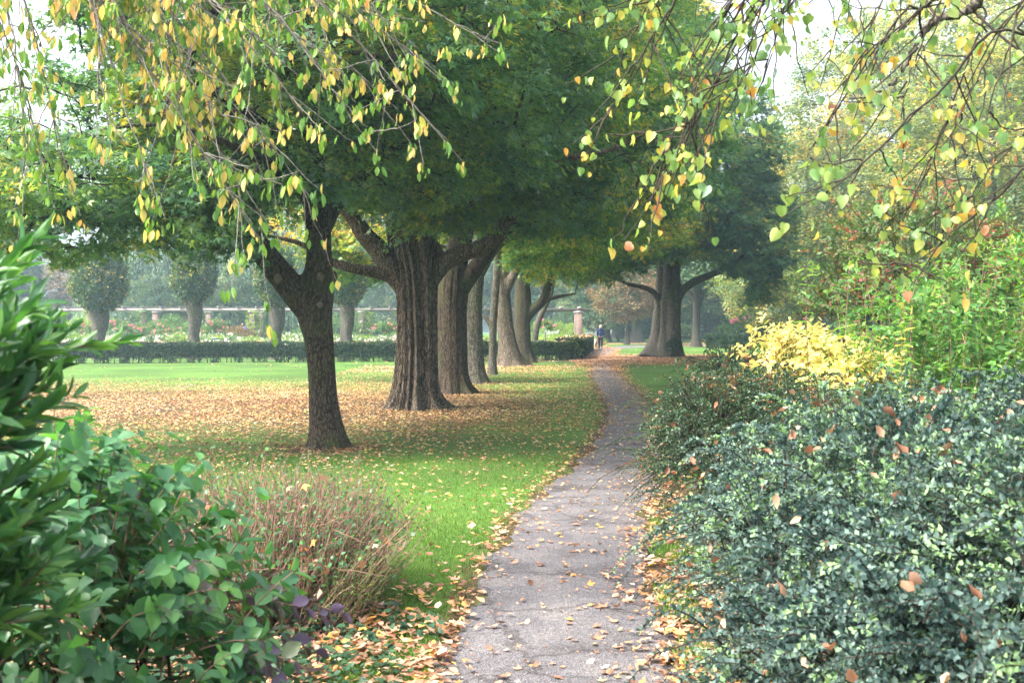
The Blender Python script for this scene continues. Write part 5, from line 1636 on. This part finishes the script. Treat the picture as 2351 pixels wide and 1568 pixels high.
# ------------------------------------------------------------------ overhanging branches
def hanging_tree(name, label, trunk, limbs, prim, lmat, T, lsize, kleaf, side_n, side_len, droop, twigmat, hang, group_leaf, wob=.05, ppow=.011, per=6):
    b = np.array([trunk[0][0], trunk[0][1], 0.0])
    root = thing(name, label, 'tree', None, (b[0], b[1], 0))
    tr = np.array(trunk, float)
    tb = [closed_tube(tr[:, :3] - b, tr[:, 3], 24, 60, flare=.4)]
    for L in limbs:
        L = np.array(L, float)
        tb.append(closed_tube(L[:, :3] - b, L[:, 3], 14, 60))
    fused_trunk(tb, BARK3, root, .03, 2)
    PR = np.stack([spline(q, 26) for q in prim]) - b
    PR += np.cumsum(rng.normal(0, .006, PR.shape), 1)
    pv, pq = tubes(PR, np.broadcast_to(np.linspace(ppow, .0022, 26), PR.shape[:2]), 6)
    m = len(PR)
    ii = rng.integers(3, 25, (m, side_n))
    org = PR[np.arange(m)[:, None], ii].reshape(-1, 3)
    tan = nrm(PR[np.arange(m)[:, None], ii] - PR[np.arange(m)[:, None], np.maximum(ii - 2, 0)]).reshape(-1, 3)
    M = len(org)
    dr = nrm(tan * .8 + rng.normal(0, .55, (M, 3)) + [0, 0, .1])
    Ls = side_len * rng.uniform(.4, 1.25, M)
    nst = 9
    t = np.linspace(0, 1, nst)
    SP = org[:, None] + dr[:, None] * (Ls[:, None] * t)[..., None] + np.cumsum(rng.normal(0, wob / nst, (M, nst, 3)), 1) * Ls[:, None, None] * 2
    SP[..., 2] -= droop * Ls[:, None] * t ** 1.5
    SP[..., 2] += droop * .45 * Ls[:, None] * t ** 4
    sv, sq = tubes(SP, np.broadcast_to(np.linspace(.0042, .0018, nst), (M, nst)), 4)
    # leaf clusters along outer half of side twigs and at the primary ends
    ends = PR[:, [-1, -4]].reshape(-1, 3)
    ci = rng.integers(3, nst, (M, group_leaf))
    cp = SP[np.arange(M)[:, None], ci].reshape(-1, 3)
    cp = np.concatenate([cp, SP[:, -1], ends])
    K = len(cp)
    pos = np.repeat(cp, kleaf, 0) + rng.normal(0, .018, (K * kleaf, 3))
    pos[:, 2] -= np.abs(rng.normal(0, .012, K * kleaf))
    keep = rng.random(len(pos)) < .85
    pos = pos[keep]
    N = len(pos)
    d = rng.normal(0, .3, (N, 3)); d[:, 2] -= hang
    # petioles
    d = nrm(d)
    pt = pos + d * .018 * rng.random((N, 1))
    nn = rdir(N) * [1, 1, .3] if hang > .6 else rng.normal(0, .8, (N, 3)) + [0, -.5, .5]
    rn = np.clip(np.repeat(rng.random(K), kleaf)[keep] * .35 + rng.random(N) * .7, 0, 1)
    lv = leaves(T, pt, d, nn, lsize * rng.uniform(.45, 1.25, N), rn, lmat)
    build('crown', [lv, (pv, pq, twigmat, None), (sv, sq, twigmat, None)], root)
    return root


def arc(p0, p1, sag, q=5, lift=0):
    p0 = np.array(p0); p1 = np.array(p1)
    t = np.linspace(0, 1, q)[:, None]
    return p0 + (p1 - p0) * t + np.array([0, 0, 1.0]) * sag * (4 * t * (1 - t))


prim = []
ends = [(1150, 130, 6.8), (1055, 245, 6.7), (1045, 360, 6.6), (850, 335, 6.4), (735, 480, 6.3), (640, 540, 6.2), (560, 500, 6.0), (470, 430, 6.1), (345, 445, 5.9), (250, 330, 5.9), (960, 120, 7.0), (700, 250, 6.0), (180, 500, 6.6),
        (80, 300, 6.6), (900, 60, 6.6), (60, 430, 7.2), (330, 160, 6.0), (520, 300, 6.0), (800, 210, 6.6), (20, 130, 6.2), (620, 120, 6.0), (430, 60, 6.2), (400, 240, 6.6), (640, 360, 6.4), (930, 250, 7.1), (480, 140, 6.9)]
for q, (ex, ey, ed) in enumerate(ends):
    sx_ = ex - 420 - rng.uniform(0, 200) if ex > 500 else ex - rng.uniform(60, 260)
    p0 = I(sx_ * .8 + 40, -90, ed + .1) + np.array([0, 0, .25])
    prim.append(arc(p0, I(ex, ey, ed), .06 + .10 * rng.random()))
trunk = [(-4.6, 5.6, -.1, .26), (-4.6, 5.6, 1.0, .2), (-4.5, 5.65, 2.2, .18), (-4.4, 5.7, 3.2, .16), (-4.2, 5.8, 4.6, .1), (-4.1, 5.9, 6, .05)]
limbs = [[(-4.4, 5.7, 3.0, .1), (-3.6, 6.0, 3.75, .08), (-2.6, 6.3, 4.1, .06), (-1.4, 6.6, 4.25, .04), (-.2, 6.9, 4.2, .02)],
         [(-4.4, 5.7, 2.9, .09), (-3.5, 5.8, 3.7, .07), (-2.4, 6.0, 4.0, .05), (-1.2, 6.2, 4.15, .02)],
         [(-4.4, 5.7, 3.1, .08), (-3.8, 6.5, 3.6, .07), (-3.0, 7.2, 3.9, .05), (-2, 7.4, 4.1, .03)]]
LB = np.concatenate([spline(np.array(L)[:, :3], 40) for L in limbs])
prim2 = []
for P_ in prim:
    j = np.argmin(np.linalg.norm(LB - P_[0], axis=1))
    prim2.append(np.vstack([LB[j], P_]))
hanging_tree('cherry_tree', 'cherry branches with hanging yellow and green leaves overhead', trunk, limbs, prim2, CHERRY, (T_CHERRY[0] * [1, 1, 1.2], T_CHERRY[1]), .068, 5, 18, .42, .28, TWIGG, 1.5, 1)

prim = []
ends = [(1372, 290, 4.9, 1640, -60), (1440, 590, 4.8, 1800, -60), (1430, 130, 5.0, 1620, -80), (1530, 470, 4.7, 1790, -60), (1560, 330, 4.6, 1760, -60), (1640, 300, 4.6, 1830, -80), (1600, 400, 5.0, 1850, -60), (1720, 170, 4.8, 1900, -60),
        (1860, 200, 5.4, 1950, -60), (1950, 130, 5.4, 2050, -60), (1560, 180, 4.6, 1760, -80), (1700, 60, 5, 1850, -80), (2050, 470, 5.2, 2250, 60), (1830, 520, 4.2, 2330, 100), (2150, 330, 4.6, 2380, -60), (2250, 250, 3.8, 2420, -60),
        (1850, 330, 5.0, 2100, 40), (2080, 250, 5.0, 2200, -60), (2200, 450, 5, 2400, 200), (1990, 640, 4.6, 2400, 380), (1900, 250, 4.6, 2150, 20)]
for ex, ey, ed, sx_, sy_ in ends:
    prim.append(arc(I(sx_, sy_, ed) + np.array([0, 0, .05]), I(ex, ey, ed), .05 if ey < 400 else -.04))
trunk = [(4.9, 4.6, -.1, .34), (4.9, 4.6, 1.0, .27), (4.8, 4.6, 2.3, .24), (4.7, 4.6, 3.5, .2), (4.6, 4.7, 5, .13), (4.5, 4.8, 7, .06)]
limbs = [[(4.7, 4.6, 2.6, .12), (3.9, 4.7, 3.1, .09), (3.0, 4.8, 3.25, .07), (2.2, 4.9, 3.2, .045), (1.2, 4.9, 3.3, .025)],
         [(4.8, 4.6, 2.2, .09), (4.0, 4.5, 2.5, .07), (3.0, 4.5, 2.62, .05), (2.4, 4.5, 2.55, .03)],
         [LP(2360, -120, 5.2, .05), LP(2230, 20, 5.2, .032), LP(2130, 60, 5.2, .024), LP(2045, 195, 5.2, .018), LP(1950, 230, 5.2, .010), LP(1850, 245, 5.2, .006)]]
LB = np.concatenate([spline(np.array(L)[:, :3], 40) for L in limbs])
limbs[2].insert(0, (3.9, 4.8, 3.1, .06))
prim2 = []
for P_ in prim:
    j = np.argmin(np.linalg.norm(LB - P_[0], axis=1))
    prim2.append(np.vstack([LB[j], P_]) if np.linalg.norm(LB[j] - P_[0]) > .05 else P_)
hanging_tree('linden_tree', 'linden twigs with heart-shaped green, yellow and brown leaves hanging in close overhead', trunk, limbs, prim2, LINDEN, (T_HEART[0] * [.95, 1, 1.4], T_HEART[1]), .046, 2, 10, .34, .3, TWIG, .75, 2, .08, .0065)
print('all plants done')

# ------------------------------------------------------------------ haze
v, f = box(-320, 320, -60, 320, -1.0, 27.0)
m, nd, lk = nmat('haze')
out = nd.new('ShaderNodeOutputMaterial')
pv = nd.new('ShaderNodeVolumePrincipled')
pv.inputs['Color'].default_value = (.60, .80, 1.0, 1)
pv.inputs['Density'].default_value = 0.0012
pv.inputs['Anisotropy'].default_value = 0.35
lk.new(pv.outputs[0], out.inputs['Volume'])
hz = build('haze', [(v, f, m, None)])
tag(hz, 'thin pale blue autumn haze filling the park', None, None, 'stuff')
